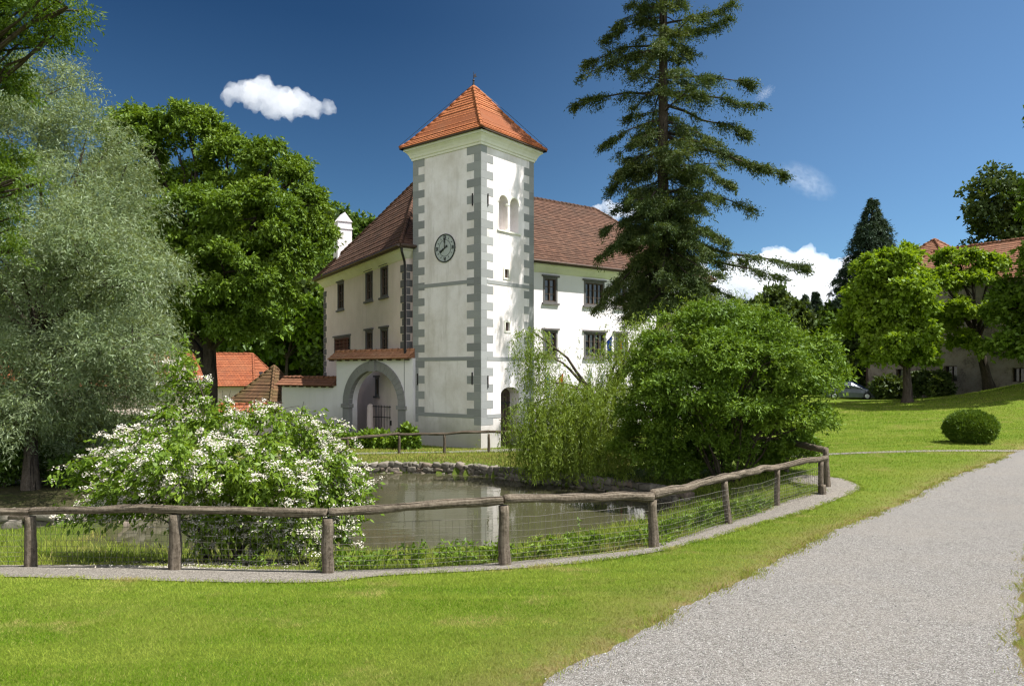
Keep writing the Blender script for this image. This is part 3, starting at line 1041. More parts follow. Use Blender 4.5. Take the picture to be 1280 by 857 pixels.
# doorway
mb = MB(); mb.prism(arch_poly(wr, 1.395, 2.765, gz(*A_) - .1, 0.97, -0.58, rise=0.35), -wr.n * 0.08)
door = mb.build('door', M['wood_dark'], tower)
mb = MB()
for k in range(1, 7): wr.box(mb, 1.395 + k * .196 - .008, 1.395 + k * .196 + .008, -0.576, -0.56, -1.4, 1.0)
wr.box(mb, 1.42, 2.74, -0.558, -0.54, -0.9, -0.78); wr.box(mb, 1.42, 2.74, -0.558, -0.54, 0.5, 0.62)
mb.build('door_strap', M['metal_dark'], door)
# clock
CU, CZ, CR = 2.24, 7.87, 0.66
def disc(w, u, z, r, n0, n1, seg=48):
    mb = MB(); mb.prism([w.p(u + r * math.cos(2 * math.pi * k / seg), n0, z + r * math.sin(2 * math.pi * k / seg)) for k in range(seg)], w.n * (n1 - n0)); return mb
def ring(mb, w, u, z, r0, r1, n0, n1, seg=48):
    for k in range(seg):
        a0, a1 = 2 * math.pi * k / seg, 2 * math.pi * (k + 1) / seg
        q = [w.p(u + r * math.cos(a), n, z + r * math.sin(a)) for n in (n0, n1) for a, r in ((a0, r0), (a0, r1), (a1, r1), (a1, r0))]
        mb.idx(q, [(4, 5, 6, 7), (0, 3, 7, 4), (1, 5, 6, 2)])
M['dial'] = mat_plain('clock_dial', (0.40, 0.43, 0.41), 0.6, var=0.1)
M['dial_dark'] = mat_plain('clock_black', (0.02, 0.022, 0.022), 0.5)
mb = disc(wl, CU, CZ, CR, 0.0, 0.03); clock = mb.build('clock', M['dial'], tower, fix=True)
mb = MB(); ring(mb, wl, CU, CZ, CR - 0.035, CR + 0.012, 0.02, 0.055); mb.build('clock_ring', M['dial_dark'], clock, fix=True); mb = MB(); ring(mb, wl, CU, CZ, 0.375, 0.395, 0.02, 0.036)
mb.build('clock_ring', M['dial_dark'], clock, fix=True)
# on this wall u grows to the viewer's left, so reading right means minus u
def stroke(mb, a, b, wd, n0=0.028, n1=0.042):
    a, b = np.array(a, float), np.array(b, float)
    d = nrm(b - a); s = np.array((-d[1], d[0])) * wd / 2
    P = [wl.p(CU - x, n0, CZ + y) for x, y in (a + s, a - s, b - s, b + s)]
    mb.prism(P, wl.n * (n1 - n0))
def numeral(txt, ang):
    mb = MB(); wid = {'I': 0.05, 'V': 0.10, 'X': 0.10}
    tot = sum(wid[c] for c in txt); x = -tot / 2
    for c in txt:
        w_, h = wid[c], 0.085
        segs = {'I': [((x + w_ / 2, -h), (x + w_ / 2, h))], 'V': [((x + .01, h), (x + w_ / 2, -h)), ((x + w_ / 2, -h), (x + w_ - .01, h))],
                'X': [((x + .01, h), (x + w_ - .01, -h)), ((x + .01, -h), (x + w_ - .01, h))]}[c]
        for i_, (p, q) in enumerate(segs):
            R = lambda v: (v[0] + 0.51 * math.sin(ang), v[1] + 0.51 * math.cos(ang))
            stroke(mb, R(p), R(q), 0.026, n1=0.042 + 0.002 * i_)
        x += w_
    mb.build('numeral', M['dial_dark'], clock, fix=True)
for txt, k in (('XII', 0), ('III', 3), ('VI', 6), ('IX', 9)): numeral(txt, k * math.pi / 6)
mb = MB()
for k in range(12):
    if k % 3 == 0: continue
    a = k * math.pi / 6
    mb = MB(); stroke(mb, (0.45 * math.sin(a), 0.45 * math.cos(a)), (0.54 * math.sin(a), 0.54 * math.cos(a)), 0.022)
    mb.build('hour_mark', M['dial_dark'], clock, fix=True)
for (ang, L, wd, tail, blob) in ((240, 0.30, 0.05, 0.13, True), (0, 0.42, 0.032, 0.05, False)):
    a = rad(ang); s_, c_ = math.sin(a), math.cos(a)
    nn = (0.05, 0.062) if blob else (0.064, 0.076)
    mb = MB(); stroke(mb, (-s_ * tail, -c_ * tail), (s_ * L, c_ * L), wd, *nn)
    stroke(mb, (s_ * (L - .07), c_ * (L - .07)), (s_ * (L + .05), c_ * (L + .05)), wd * 2.2, nn[0] - .002, nn[1] + .002)
    if blob:
        stroke(mb, (s_ * (L - .2), c_ * (L - .2)), (s_ * (L - .1), c_ * (L - .1)), wd * 1.9, nn[0] - .002, nn[1] + .002)
        stroke(mb, (-s_ * .2, -c_ * .2), (-s_ * .1, -c_ * .1), 0.1, nn[0] - .002, nn[1] + .002)
    else:
        stroke(mb, (s_ * (L - .16), c_ * (L - .16)), (s_ * (L - .1), c_ * (L - .1)), wd * 2.6, nn[0] - .002, nn[1] + .002)
    mb.build('clock_hand', M['dial_dark'], clock, fix=True)
# iron wall ties
for w, u, z in ((wl, 0.5, 9.9), (wl, 0.52, 1.75), (wr, 0.45, 9.9), (wr, 0.45, 1.6), (wl, LA - .35, 1.7)):
    mb = MB(); w.box(mb, u - .022, u + .022, 0.0, 0.05, z - .28, z + .28)
    mb.build('wall_tie', M['metal_dark'], tower)

# ------------------------------------------------------------------ manor house
H0 = np.array((-5.22, 37.0)); hL = nrm((-0.491, 0.871)); hR = nrm((0.80, 0.598))
HL, HR_ = 14.75, 22.7
H1 = H0 + hR * HR_; H3 = H0 + hL * HL; H2 = H1 + hL * HL
ZE, ZR = 8.15, 13.85
manor = thing('manor_house', 'white two storey manor house with brown hipped roof behind the clock tower', 'house', (*((H0 + H2) / 2), gz(*H0)))
hw_l = Wall(H0, hL, -hR); hw_r = Wall(H0, hR, -hL)
WL = [(2.62, 3.56, 6.1, 7.55, 2, 3), (5.06, 6.06, 6.1, 7.55, 2, 3), (10.4, 11.5, 6.0, 7.5, 2, 3), (2.62, 3.56, 2.95, 4.25, 2, 3), (5.06, 6.06, 2.95, 4.25, 2, 3), (9.1, 12.2, 3.0, 4.1, 4, 2)]
WR = [(8.82, 9.62, 6.05, 7.3, 2, 3), (11.9, 13.3, 6.05, 7.3, 4, 3), (14.35, 15.2, 6.05, 7.3, 2, 3), (17.0, 18.2, 6.05, 7.3, 4, 3), (20.2, 21.2, 6.05, 7.3, 2, 3),
      (8.82, 9.62, 3.0, 4.3, 2, 3), (11.9, 13.4, 3.0, 4.3, 4, 3), (14.35, 15.25, 3.0, 4.3, 2, 3), (17.0, 18.2, 3.0, 4.3, 4, 3), (20.2, 21.2, 3.0, 4.3, 2, 3)]
# two wall skins so that each side keeps its own render
def wall_side(w, L, z0, z1, holes, th=0.55, ends=True):
    mb = MB(); w.box(mb, 0, L, -th, 0, z0, z1)
    me = mb.mesh('wall'); cs = []
    for (u0, u1, a, b) in holes:
        c = MB(); w.box(c, u0, u1, -0.3, 0.2, a, b); cs.append(c.mesh('cutter'))
    return boolean(me, cs)
hl = [(a - .12, b + .12, c, d) for a, b, c, d, *_ in WL] + [(3.95, 4.5, 0.85, 1.65)]
link_mesh('wall', wall_side(hw_l, HL, -2.0, 8.1, hl), M['pink'], manor)
hr = [(a - .12, b + .12, c, d) for a, b, c, d, *_ in WR]
wr_ = Wall(H0 + hR * 0.56, hR, -hL)
link_mesh('wall', wall_side(wr_, HR_ - 0.56, -2.0, 8.1, [(a - .56, b - .56, c, d) for a, b, c, d in hr]), M['white'], manor)
mb = MB(); Wall(H1, hL, hR).box(mb, 0.56, HL, -0.55, 0, -2, 8.1); mb.build('wall', M['white'], manor)
mb = MB(); Wall(H3, hR, hL).box(mb, 0.56, HR_ - .56, -0.55, 0, -2, 8.1); mb.build('wall', M['white'], manor)
for k, (a, b, c, d, co, ro) in enumerate(WL): window(hw_l, manor, a, b, c, d, co, ro, lattice=(k == 5), label='wide window behind rusty iron bars' if k == 5 else None)
for (a, b, c, d, co, ro) in WR: window(hw_r, manor, a, b, c, d, co, ro)
window(hw_l, manor, 4.05, 4.4, 0.85, 1.65, 1, 2)
# coved eaves
mb = MB()
corn = [H0, H1, H2, H3]
outs = [(-hL - hR), (-hL + hR), (hL + hR), (hL - hR)]
pr = [(0.003, 7.62), (0.06, 7.66), (0.16, 7.78), (0.30, 7.95), (0.40, 8.0), (0.41, 8.09), (-.05, 8.09)]
for i in range(4):
    j = (i + 1) % 4
    for (o0, z0), (o1, z1) in zip(pr[:-1], pr[1:]):
        mb.face([(*(corn[i] + outs[i] * o0), z0), (*(corn[j] + outs[j] * o0), z0), (*(corn[j] + outs[j] * o1), z1), (*(corn[i] + outs[i] * o1), z1)])
mb.build('eaves', M['cornice'], manor, fix=True, smooth=True)
rb = (H0 + H3) / 2
RS, RE = rb + hR * 4.0, rb + hR * 18.6
Qh, hroof = hip_roof(manor, corn, (RS, RE), ZE + 0.03, ZR, 0.55, M['brown_tile'], 0.27, sag=0.12, rr=0.12)
mb = MB()
for a, b in ((Qh[3], Qh[0]), (Qh[0], Qh[1])):
    d = nrm(b - a); n = np.array((d[1], -d[0], 0))
    mb.tube([a + (0, 0, -.02) + n * .06, b + (0, 0, -.02) + n * .06], 0.075, 8)
    mb.box(a + (0, 0, -.12), b - a, -n * 0.12, (0, 0, 0.09))
mb.build('gutter', M['metal_copper'], manor)
mb = MB()
cpt = np.array((*H0, 0)); od = np.array((*nrm(-hL - hR), 0))
mb.tube([cpt + od * 0.62 + (0, 0, 8.1), cpt + od * 0.6 + (0, 0, 7.9), cpt + od * 0.2 + (0, 0, 7.45), cpt + od * .13 + (0, 0, 7.2), cpt + od * .13 + (0, 0, -1.3)], 0.06, 8)
mb.build('downpipe', M['metal_dark'], manor)
# dark stone corner blocks on the manor
def dark_quoins(w, u_at, sgn):
    mb = MB(); z = 7.35; k = 0
    while z > -1.2:
        ln = 0.62 if k % 2 == 0 else 0.42
        u0, u1 = (u_at, u_at + ln) if sgn > 0 else (u_at - ln, u_at)
        w.box(mb, u0, u1, -.02, 0.03 if k % 2 else 0.045, z - 0.34, z)
        z -= 0.38; k += 1
    mb.build('corner_blocks', M['dark_stone'], manor)
dark_quoins(hw_l, 0.03, 1); dark_quoins(hw_r, 0.03, 1); dark_quoins(hw_l, HL, -1)
# chimney
cc = np.array((-11.1, 49.3)); cd, ce = hL, np.array((hL[1], -hL[0]))
mb = MB()
cw = 0.95
def sq(h): return [cc + cd * a * h + ce * b * h for a, b in ((-.5, -.5), (.5, -.5), (.5, .5), (-.5, .5))]
mb.prism([(*p, 7.0) for p in sq(cw)], (0, 0, 4.35)); mb.prism([(*p, 11.35) for p in sq(cw + .08)], (0, 0, 0.1)); mb.prism([(*p, 11.47) for p in sq(cw - .04)], (0, 0, 0.36))
chim = mb.build('chimney', M['white'], hroof, fix=True)
mb = MB(); s = sq(cw + .06)
t0, t1 = (s[0] + s[3]) / 2, (s[1] + s[2]) / 2
zz = 11.832
a, b, c, d = [np.array((*p, zz)) for p in s]; e, f = np.array((*t0, zz + .62)), np.array((*t1, zz + .62))
mb.idx([a, b, c, d, e, f], [(0, 1, 5, 4), (2, 3, 4, 5), (1, 2, 5), (3, 0, 4), (0, 3, 2, 1)])
mb.build('chimney_cap', M['white'], hroof, fix=True)

# ------------------------------------------------------------------ gate wall
g0 = A_ + dL * LA + np.array((0.02, -0.28)); gd = nrm((-0.82, 0.574))
gw = Wall(g0, gd, np.array((-.5, -.8)))
gate = thing('gate_wall', 'white gateway wall with grey stone arch and tiled coping beside the tower', 'gateway', (*(g0 + gd * 2.7), gz(*(g0 + gd * 2.7))))
TH = 0.55
mb = MB(); gw.box(mb, 0.0, 5.4, -TH, 0, -2.0, 2.72)
c1 = cutter(arch_poly(gw, 0.92, 4.42, -2.5, 0.40, 0.4, 24), -gw.n * 1.5)
link_mesh('wall', boolean(mb.mesh('wall'), [c1]), M['white'], gate)
mb = MB(); gw.box(mb, 5.402, 9.9, -TH + .02, -0.02, -2.0, 1.32); mb.build('wall', M['white'], gate)
def coping(w, u0, u1, zE, zT, th, ov, parent, mat):
    mb = MB()
    f0, f1 = w.p(u0, ov, zE), w.p(u1, ov, zE); r0, r1 = w.p(u0, -th / 2, zT), w.p(u1, -th / 2, zT); b0, b1 = w.p(u0, -th - ov, zE), w.p(u1, -th - ov, zE)
    tiled(mb, f0, f1, r0, r1, 0.22, 0.03); tiled(mb, b1, b0, r1, r0, 0.22, 0.03)
    mb.face([f0, r0, b0]); mb.face([f1, b1, r1])
    o = mb.build('coping', mat, parent)
    mb = MB(); ridge_tiles(mb, r0, r1, 0.09); mb.build('ridge_tiles', mat, o, smooth=True)
    mb = MB()
    k = u0 + .15
    while k < u1:
        w.box(mb, k, k + .07, -.02, ov - .04, zE - .10, zE - .03); k += 0.6
    mb.build('rafter_ends', M['wood_dark'], o)
coping(gw, 0.05, 5.75, 2.72, 3.12, TH, 0.32, gate, M['cap_tile'])
coping(gw, 5.5, 10.1, 1.33, 1.75, TH, 0.30, gate, M['barn_tile'])
# stone arch
mb = MB(); uc = 2.67; r0, r1 = 1.75, 2.2; seg = 22
for k in range(seg):
    a0, a1 = math.pi * k / seg + .003, math.pi * (k + 1) / seg - .003
    q = [gw.p(uc + r * math.cos(a), n, 0.40 + r * math.sin(a)) for n in (-0.2, 0.06) for a, r in ((a0, r0 - .012), (a0, r1), (a1, r1), (a1, r0 - .012))]
    mb.idx(q, [(4, 5, 6, 7), (0, 3, 7, 4), (1, 5, 6, 2), (0, 4, 5, 1), (3, 2, 6, 7)])
for s0, s1 in ((uc - r1, uc - r0 + .012), (uc + r0 - .012, uc + r1)):
    for z0, z1 in ((-1.9, -0.6), (-0.594, 0.2)): gw.box(mb, s0, s1, -0.2, 0.06, z0, z1)
    gw.box(mb, s0 - .07, s1 + .07, -0.21, 0.12, 0.206, 0.392)
ar = mb.build('arch', M['arch_stone'], gate, fix=True)
mb = MB(); gw.box(mb, uc - .2, uc + .2, -.21, 0.15, 0.40 + r0 - .08, 0.40 + r1 + .06); mb.build('keystone', M['arch_stone'], ar)
# iron gate leaf inside the arch
ig = thing('iron_gate', 'low iron bar gate standing in the courtyard archway', 'gate', gw.p(2.4, -1.1, gz(*(g0 + gd * 2.4))))
mb = MB()
for k in range(15):
    u = 1.0 + k * 0.2
    mb.tube([gw.p(u, -1.1, -1.4), gw.p(u, -1.1, 0.32)], 0.014, 5)
mb.build('bars', M['metal_dark'], ig)
mb = MB()
for z in (-1.3, -0.3, 0.25): gw.box(mb, 0.95, 3.85, -1.12, -1.08, z - .02, z + .02)
gw.box(mb, 2.3, 2.55, -1.07, -1.03, -0.7, -0.45)
mb.build('rail', M['metal_dark'], ig)
st_ = thing('stone_post', 'pale rounded stone post inside the archway', 'post', gw.p(4.0, -1.1, -1.42))
mb = MB(); mb.tube([gw.p(4.0, -1.1, z) for z in (-1.5, -1.2, 0.2, 0.32, 0.38)], [0.26, 0.22, 0.19, 0.15, 0.03], 12)
mb.build('shaft', M['pink'], st_, smooth=True)

# ------------------------------------------------------------------ outbuildings at the left
def roofed(name, label, cat, P, ridge, z0, zE, zR, over, wallm, roofm, wins=()):
    P = [np.array(p, float) for p in P]
    t_ = thing(name, label, cat, (*(sum(P) / 4), z0 + .3))
    solid(P, z0, zE - 0.05).build('wall', wallm, t_, fix=True)
    hip_roof(t_, P, [np.array(r, float) for r in ridge], zE, zR, over, roofm, 0.27)
    return t_
ob = roofed('farm_building', 'long outbuilding with bright orange roof seen behind the dark tree trunk', 'building',
            [W(-60, 0, 50)[:2], W(312, 0, 55)[:2], W(346, 0, 62)[:2], W(-20, 0, 58)[:2]], (W(-10, 0, 53.5)[:2], W(316, 0, 59)[:2]), -1.9, 1.05, 3.5, 0.45, M['pink'], M['red_tile'])
mb = MB(); pp = W(322, 472, 57.2)
mb.box(pp, (0.5, 0.15, 0.0), (-0.3, 0.5, 0.35), (0, 0, 0.12)); mb.build('skylight', M['metal_dark'], ob)
roofed('garden_pavilion', 'small pavilion with mossy brown pyramid roof beside the gateway wall', 'pavilion',
       [W(294, 0, 46)[:2], W(338, 0, 44)[:2], W(379, 0, 47)[:2], W(340, 0, 50)[:2]], (W(343, 0, 47)[:2],) * 2, -1.9, 0.30, 2.45, 0.25, M['pink'], M['moss_tile'])
cw_ = thing('courtyard_wall', 'low courtyard wall with red tiled coping in front of the pavilion', 'wall', (*W(315, 0, 42.5)[:2], -1.5))
wq = Wall(W(273, 0, 42)[:2], W(362, 0, 42.8)[:2] - W(273, 0, 42)[:2], np.array((0, -1)))
mb = MB(); wq.box(mb, 0, 4.0, -0.45, 0, -1.9, -0.18); mb.build('wall', M['pink'], cw_)
coping(wq, -0.1, 4.1, -0.18, 0.24, 0.45, 0.28, cw_, M['red_tile'])
roofed('cottage', 'orange roofed cottage half hidden behind the silvery willow', 'cottage',
       [W(-90, 0, 40)[:2], W(55, 0, 42)[:2], W(70, 0, 48)[:2], W(-80, 0, 47)[:2]], (W(-70, 0, 43)[:2], W(40, 0, 45)[:2]), -1.9, 0.7, 3.6, 0.4, M['pink'], M['red_tile'])

# ------------------------------------------------------------------ barn at the right
b0 = np.array((33.0, 70.0)); bd = nrm((0.505, -0.863)); bb = np.array((-bd[1], bd[0]))
t = NT('barn_wall')
v = t.coord(); n1 = t.noise(v, 0.9, 6, 0.7); n2 = t.noise(v, 7, 5, 0.7)
M['barn_wall'] = t.pbr(t.mix(t.fr(n2, 0.4, 0.65), t.ramp(n1, [(0.4, (0.36, 0.31, 0.25)), (0.52, (0.26, 0.215, 0.17)), (0.6, (0.14, 0.11, 0.09))]), (0.32, 0.275, 0.225)), 0.95, n2, 0.8, 0.05, 0.1)
barn = thing('stone_barn', 'old barn with flaking plaster wall and red brown hipped roof behind the lawn trees', 'barn', (*(b0 + bd * 7 + bb * 5), -0.2))
bw = Wall(b0, bd, -bb)
mb = MB(); bw.box(mb, 0, 17, -9.5, 0, -1.2, 9.35)
cs = []
BWN = [(2.9, 4.1, 1.15, 2.35), (7.2, 8.3, 1.3, 2.6), (12.5, 13.4, 1.3, 2.4), (5.0, 6.0, 5.6, 6.9), (9.8, 10.8, 5.6, 6.9)]
for a, b, c, d in BWN:
    m_ = MB(); bw.box(m_, a, b, -.45, .2, c, d); cs.append(m_.mesh('cutter'))
link_mesh('wall', boolean(mb.mesh('wall'), cs), M['barn_wall'], barn)
for a, b, c, d in BWN:
    mb = MB()
    for x0, x1, y0, y1 in ((a, a + .07, c, d), (b - .07, b, c, d), (a + .07, b - .07, c, c + .07), (a + .07, b - .07, d - .07, d)): bw.box(mb, x0, x1, -.4, -.3, y0, y1)
    bw.box(mb, (a + b) / 2 - .03, (a + b) / 2 + .03, -.4, -.31, c + .07, d - .07)
    f_ = mb.build('window', M['wood_dark'], barn)
    mb = MB(); bw.box(mb, a, b, -.447, -.40, c, d); mb.build('pane', M['glass'], f_)
bp = [b0, b0 + bd * 17, b0 + bd * 17 + bb * 9.5, b0 + bb * 9.5]
hip_roof(barn, bp, (b0 + bd * 3.6 + bb * 4.75, b0 + bd * 12.3 + bb * 4.75), 9.4, 13.2, 0.5, M['barn_tile'], 0.33, rr=0.14)
mb = MB(); mb.tube([bw.p(0.1, .12, 9.2), bw.p(0.1, .12, -.8)], 0.07, 8); mb.build('downpipe', M['metal_copper'], barn)
wing = W(1168, 0, 76)[:2]
wp_ = [wing + bd * a + bb * b for a, b in ((-3.6, -3.6), (3.6, -3.6), (3.6, 3.6), (-3.6, 3.6))]
bw2 = thing('barn_wing', 'raised rear wing of the barn with pyramid tile roof above the tree tops', 'building', (*wing, -0.3))
solid(wp_, -1, 12.0).build('wall', M['barn_wall'], bw2, fix=True)
hip_roof(bw2, wp_, (wing, wing), 12.0, 15.5, 0.45, M['barn_tile'], 0.33, rr=0.14)

# ------------------------------------------------------------------ pond walls of rough stone
def mat_stone():
    t = NT('rough_stone')
    v = t.coord()
    n1 = t.noise(v, 5, 6, 0.7); n2 = t.noise(v, 22, 4, 0.7)
    r = t.attr('rnd')
    c = t.ramp(r, [(0.0, (0.11, 0.10, 0.08)), (0.4, (0.19, 0.17, 0.14)), (0.75, (0.27, 0.24, 0.20)), (1.0, (0.17, 0.13, 0.10))])
    c = t.mix(t.math('MULTIPLY', t.fr(n1, 0.45, 0.75), 0.7), c, (0.12, 0.105, 0.075))
    return t.pbr(c, 0.9, t.math('ADD', n1, t.math('MULTIPLY', n2, .4)), 0.8, 0.03, 0.15)
M['stone'] = mat_stone()


def stone_wall(name, label, line, z0, h, size=0.26, thick=0.34, seed=1):
    rs = np.random.default_rng(seed)
    line = dense(line, 0.1)
    s = np.cumsum(np.r_[0, np.linalg.norm(np.diff(line, axis=0), axis=1)])
    mid = line[len(line) // 2]
    import bmesh
    ico = bmesh.new(); bmesh.ops.create_cube(ico, size=1.0); bmesh.ops.subdivide_edges(ico, edges=ico.edges, cuts=3, use_grid_fill=True)
    ico.verts.ensure_lookup_table()
    cv = np.array([v.co[:] for v in ico.verts]); cf = np.array([[v.index for v in f.verts] for f in ico.faces]); ico.free()
    ln = np.linalg.norm(cv, axis=1, keepdims=True)
    rv = cv * 0.80 + cv / ln * 0.5 * 0.24
    Vs, Fs, R = [], [], []
    nrow = max(1, round(h / (size * 0.62)))
    z = z0; off = 0
    zt = z0 + h
    hrow = h / nrow
    for r in range(nrow):
        u = -rs.uniform(0, size)
        while u < s[-1]:
            wdt = size * rs.uniform(0.5, 1.8)
            uc_ = min(max(u + wdt / 2, 0), s[-1])
            x = np.interp(uc_, s, line[:, 0]); y = np.interp(uc_, s, line[:, 1])
            x2 = np.interp(min(uc_ + .1, s[-1]), s, line[:, 0]); y2 = np.interp(min(uc_ + .1, s[-1]), s, line[:, 1])
            x1 = np.interp(max(uc_ - .1, 0), s, line[:, 0]); y1 = np.interp(max(uc_ - .1, 0), s, line[:, 1])
            d = nrm(np.array((x2 - x1, y2 - y1)))
            hh_ = hrow * rs.uniform(0.88, 1.28)
            q = rv * np.array((wdt * 0.98, thick * rs.uniform(0.9, 1.15), hh_))
            sd_ = rs.uniform(0, 100)
            q = q + np.array([mnoise.noise_vector(Vector((p * 7 + sd_).tolist())) for p in q]) * 0.05
            a = rs.uniform(-0.3, 0.3)
            q[:, [0, 2]] = q[:, [0, 2]] @ np.array(((math.cos(a), math.sin(a)), (-math.sin(a), math.cos(a))))
            P = np.empty_like(q)
            P[:, 0] = x + q[:, 0] * d[0] - q[:, 1] * d[1]
            P[:, 1] = y + q[:, 0] * d[1] + q[:, 1] * d[0]
            P[:, 2] = z0 + hrow * (r + 0.5) + q[:, 2] + rs.uniform(-.012, .012)
            Fs.append(cf + len(Vs) * len(cv)); Vs.append(P); R.append(np.full(len(cf), rs.random()))
            u += wdt
    V = np.vstack(Vs); Fq = np.vstack(Fs)
    me = new_mesh(name, V, Fq.ravel(), np.arange(len(Fq)) * 4, np.full(len(Fq), 4), None, True)
    add_attr(me, 'rnd', np.concatenate(R), 'FACE')
    t_ = thing(name, label, 'wall', (*mid, z0))
    link_mesh('stones', me, M['stone'], t_)
    # dark earth core behind the joints
    mb = MB()
    tt = nrm(np.gradient(line, axis=0)); nn = np.stack([-tt[:, 1], tt[:, 0]], 1) * thick * 0.33
    for k in range(len(line) - 1):
        a, b, c, d = line[k] - nn[k], line[k + 1] - nn[k + 1], line[k + 1] + nn[k + 1], line[k] + nn[k]
        mb.face([(*a, z0 - .4), (*b, z0 - .4), (*b, zt - .05), (*a, zt - .05)]); mb.face([(*a, zt - .05), (*b, zt - .05), (*c, zt - .05), (*d, zt - .05)])
        mb.face([(*c, z0 - .4), (*d, z0 - .4), (*d, zt - .05), (*c, zt - .05)])
    mb.build('core', M['earth'], t_)


M['earth'] = mat_plain('wall_earth', (0.06, 0.05, 0.035), 0.95)
stone_wall('pond_wall', 'curved low wall of rough stones along the far edge of the pond',
           [(4.75, 20.4), (3.75, 22.25), (2.65, 23.38), (1.58, 24.28), (0.3, 25.33), (-1.1, 26.48), (-2.88, 27.15), (-5.76, 27.15), (-7.7, 26.3), (-8.9, 23.5)], EYE - WATER - 0.12, 0.48, 0.24, seed=4)
stone_wall('bank_wall', 'rough stone wall left of the pond in the shade of the silvery willow',
           [(-8.9, 23.3), (-9.3, 20), (-9.3, 17.6), (-10.2, 16.9), (-12, 16.8), (-15, 16.7)], EYE - WATER - 0.10, 0.62, 0.34, seed=9)

# ------------------------------------------------------------------ log fences
def log(mb, a, b, r0, r1, seed, bend=0.03, n=14, seg=14, wob=0.16):
    a, b = np.asarray(a, float), np.asarray(b, float)
    rs = np.random.default_rng(seed)
    f = np.linspace(0, 1, seg)
    d = nrm(b - a)
    side = nrm(np.cross(d, (0.3, 0.2, 1)))
    up = np.cross(side, d)
    w1 = np.array([mnoise.noise(Vector((x * 2.3 + seed * 3.3, 0.5, 0))) for x in f]) * np.sin(f * math.pi) ** 0.6
    w2 = np.array([mnoise.noise(Vector((x * 2.3 + seed * 3.3, 7.5, 0))) for x in f]) * np.sin(f * math.pi) ** 0.6
    P = a + (b - a) * f[:, None] + up * (w1 * bend * 2)[:, None] + side * (w2 * bend)[:, None]
    r = (r0 + (r1 - r0) * f) * (1 + 0.09 * np.array([mnoise.noise(Vector((x * 9 + seed, 3.5, 0))) for x in f]))
    mb.tube(P, r, n, wob, True, seed)


fence = thing('log_fence', 'weathered log fence with wire mesh curving along the near bank of the pond', 'fence', (*post_xy[5], gz(*post_xy[5])))
tops = []
LEAN = {0: (.0, 0), 2: (.0, 0), 5: (-.03, .02), 7: (-.09, 0.02), 6: (-.02, 0)}
for k, ((px, py, h), xy) in enumerate(zip(POSTS, post_xy)):
    z = gz(*xy)
    lx, ly = LEAN.get(k, (random.uniform(-.015, .015), 0))
    top = np.array((xy[0] + lx, xy[1] + ly, z + h - 0.09))
    tops.append(top + np.array((0, 0, 0.045)))
    mb = MB(); log(mb, (xy[0], xy[1], z - 0.15), top, 0.085 if k < 7 else 0.068, 0.07 if k < 7 else 0.06, 40 + k, 0.012, 12, 10, 0.12)
    mb.build('post', M['log'], fence, smooth=True)
zc = gz(*corner)
mb = MB(); log(mb, (*corner, zc - .15), (corner[0] - .05, corner[1], zc + .97), 0.085, 0.07, 77, 0.012, 12, 10, 0.12); mb.build('post', M['log'], fence, smooth=True)
mb = MB(); log(mb, (tops[9][0] + .0, tops[9][1] - .13, zc - .1), (tops[9][0], tops[9][1] - .12, zc + .2), 0.075, 0.07, 78, 0.01, 10, 6); mb.build('post', M['log'], fence, smooth=True, label='short stub of an old post at the fence corner')
RAILS = [(0, 2, 0), (2, 4, 1), (4, 5, 2), (5, 6, 3), (6, 9, 4)]
def mid_rail(mb, pts, r0, r1, seed):
    pts = np.array(pts)
    s = np.cumsum(np.r_[0, np.linalg.norm(np.diff(pts, axis=0), axis=1)])
    n = max(10, int(s[-1] / 0.07)); u = np.linspace(0, s[-1], n)
    P = np.stack([np.interp(u, s, pts[:, i]) for i in range(3)], 1)
    P[:, 2] += np.array([mnoise.noise(Vector((x * 0.9 + seed * 5.1, 2, 0))) for x in u]) * 0.05
    r = np.linspace(r0, r1, n) * (1 + 0.10 * np.array([mnoise.noise(Vector((x * 2.5 + seed, 4.5, 0))) for x in u]))
    r = r * (1 + 0.05 * np.array([mnoise.noise(Vector((x * 11 + seed, 6.5, 0))) for x in u]))
    mb.tube(P, r, 16, 0.34, True, seed)
for a, b, sd_ in RAILS:
    mb = MB()
    pts = [tops[k] + np.array((0, 0, .03)) for k in range(a, b + 1)]
    d0, d1 = nrm(pts[1] - pts[0]), nrm(pts[-1] - pts[-2])
    pts[0] = pts[0] + d0 * 0.012; pts[-1] = pts[-1] + d1 * (-0.012 if b < 9 else 0.22)
    mid_rail(mb, pts, *(((0.052, 0.056), (0.052, 0.058), (0.056, 0.066), (0.064, 0.076), (0.073, 0.068))[sd_]), 60 + sd_)
    mb.build('rail', M['log'], fence, smooth=True)
# return along the far side of the corner
back = [np.array((7.9, 18.95)), np.array((8.0, 21.9)), np.array((7.0, 24.2))]
bt = [np.array((corner[0] - .05, corner[1], zc + .93))]
for k, p in enumerate(back[1:]):
    z = gz(*p); mb = MB(); log(mb, (*p, z - .15), (*p, z + .84), 0.07, 0.06, 90 + k, 0.01, 10, 8); mb.build('post', M['log'], fence, smooth=True)
    bt.append(np.array((*p, z + .9)))
mb = MB(); mid_rail(mb, bt, 0.08, 0.075, 95); mb.build('rail', M['log'], fence, smooth=True)


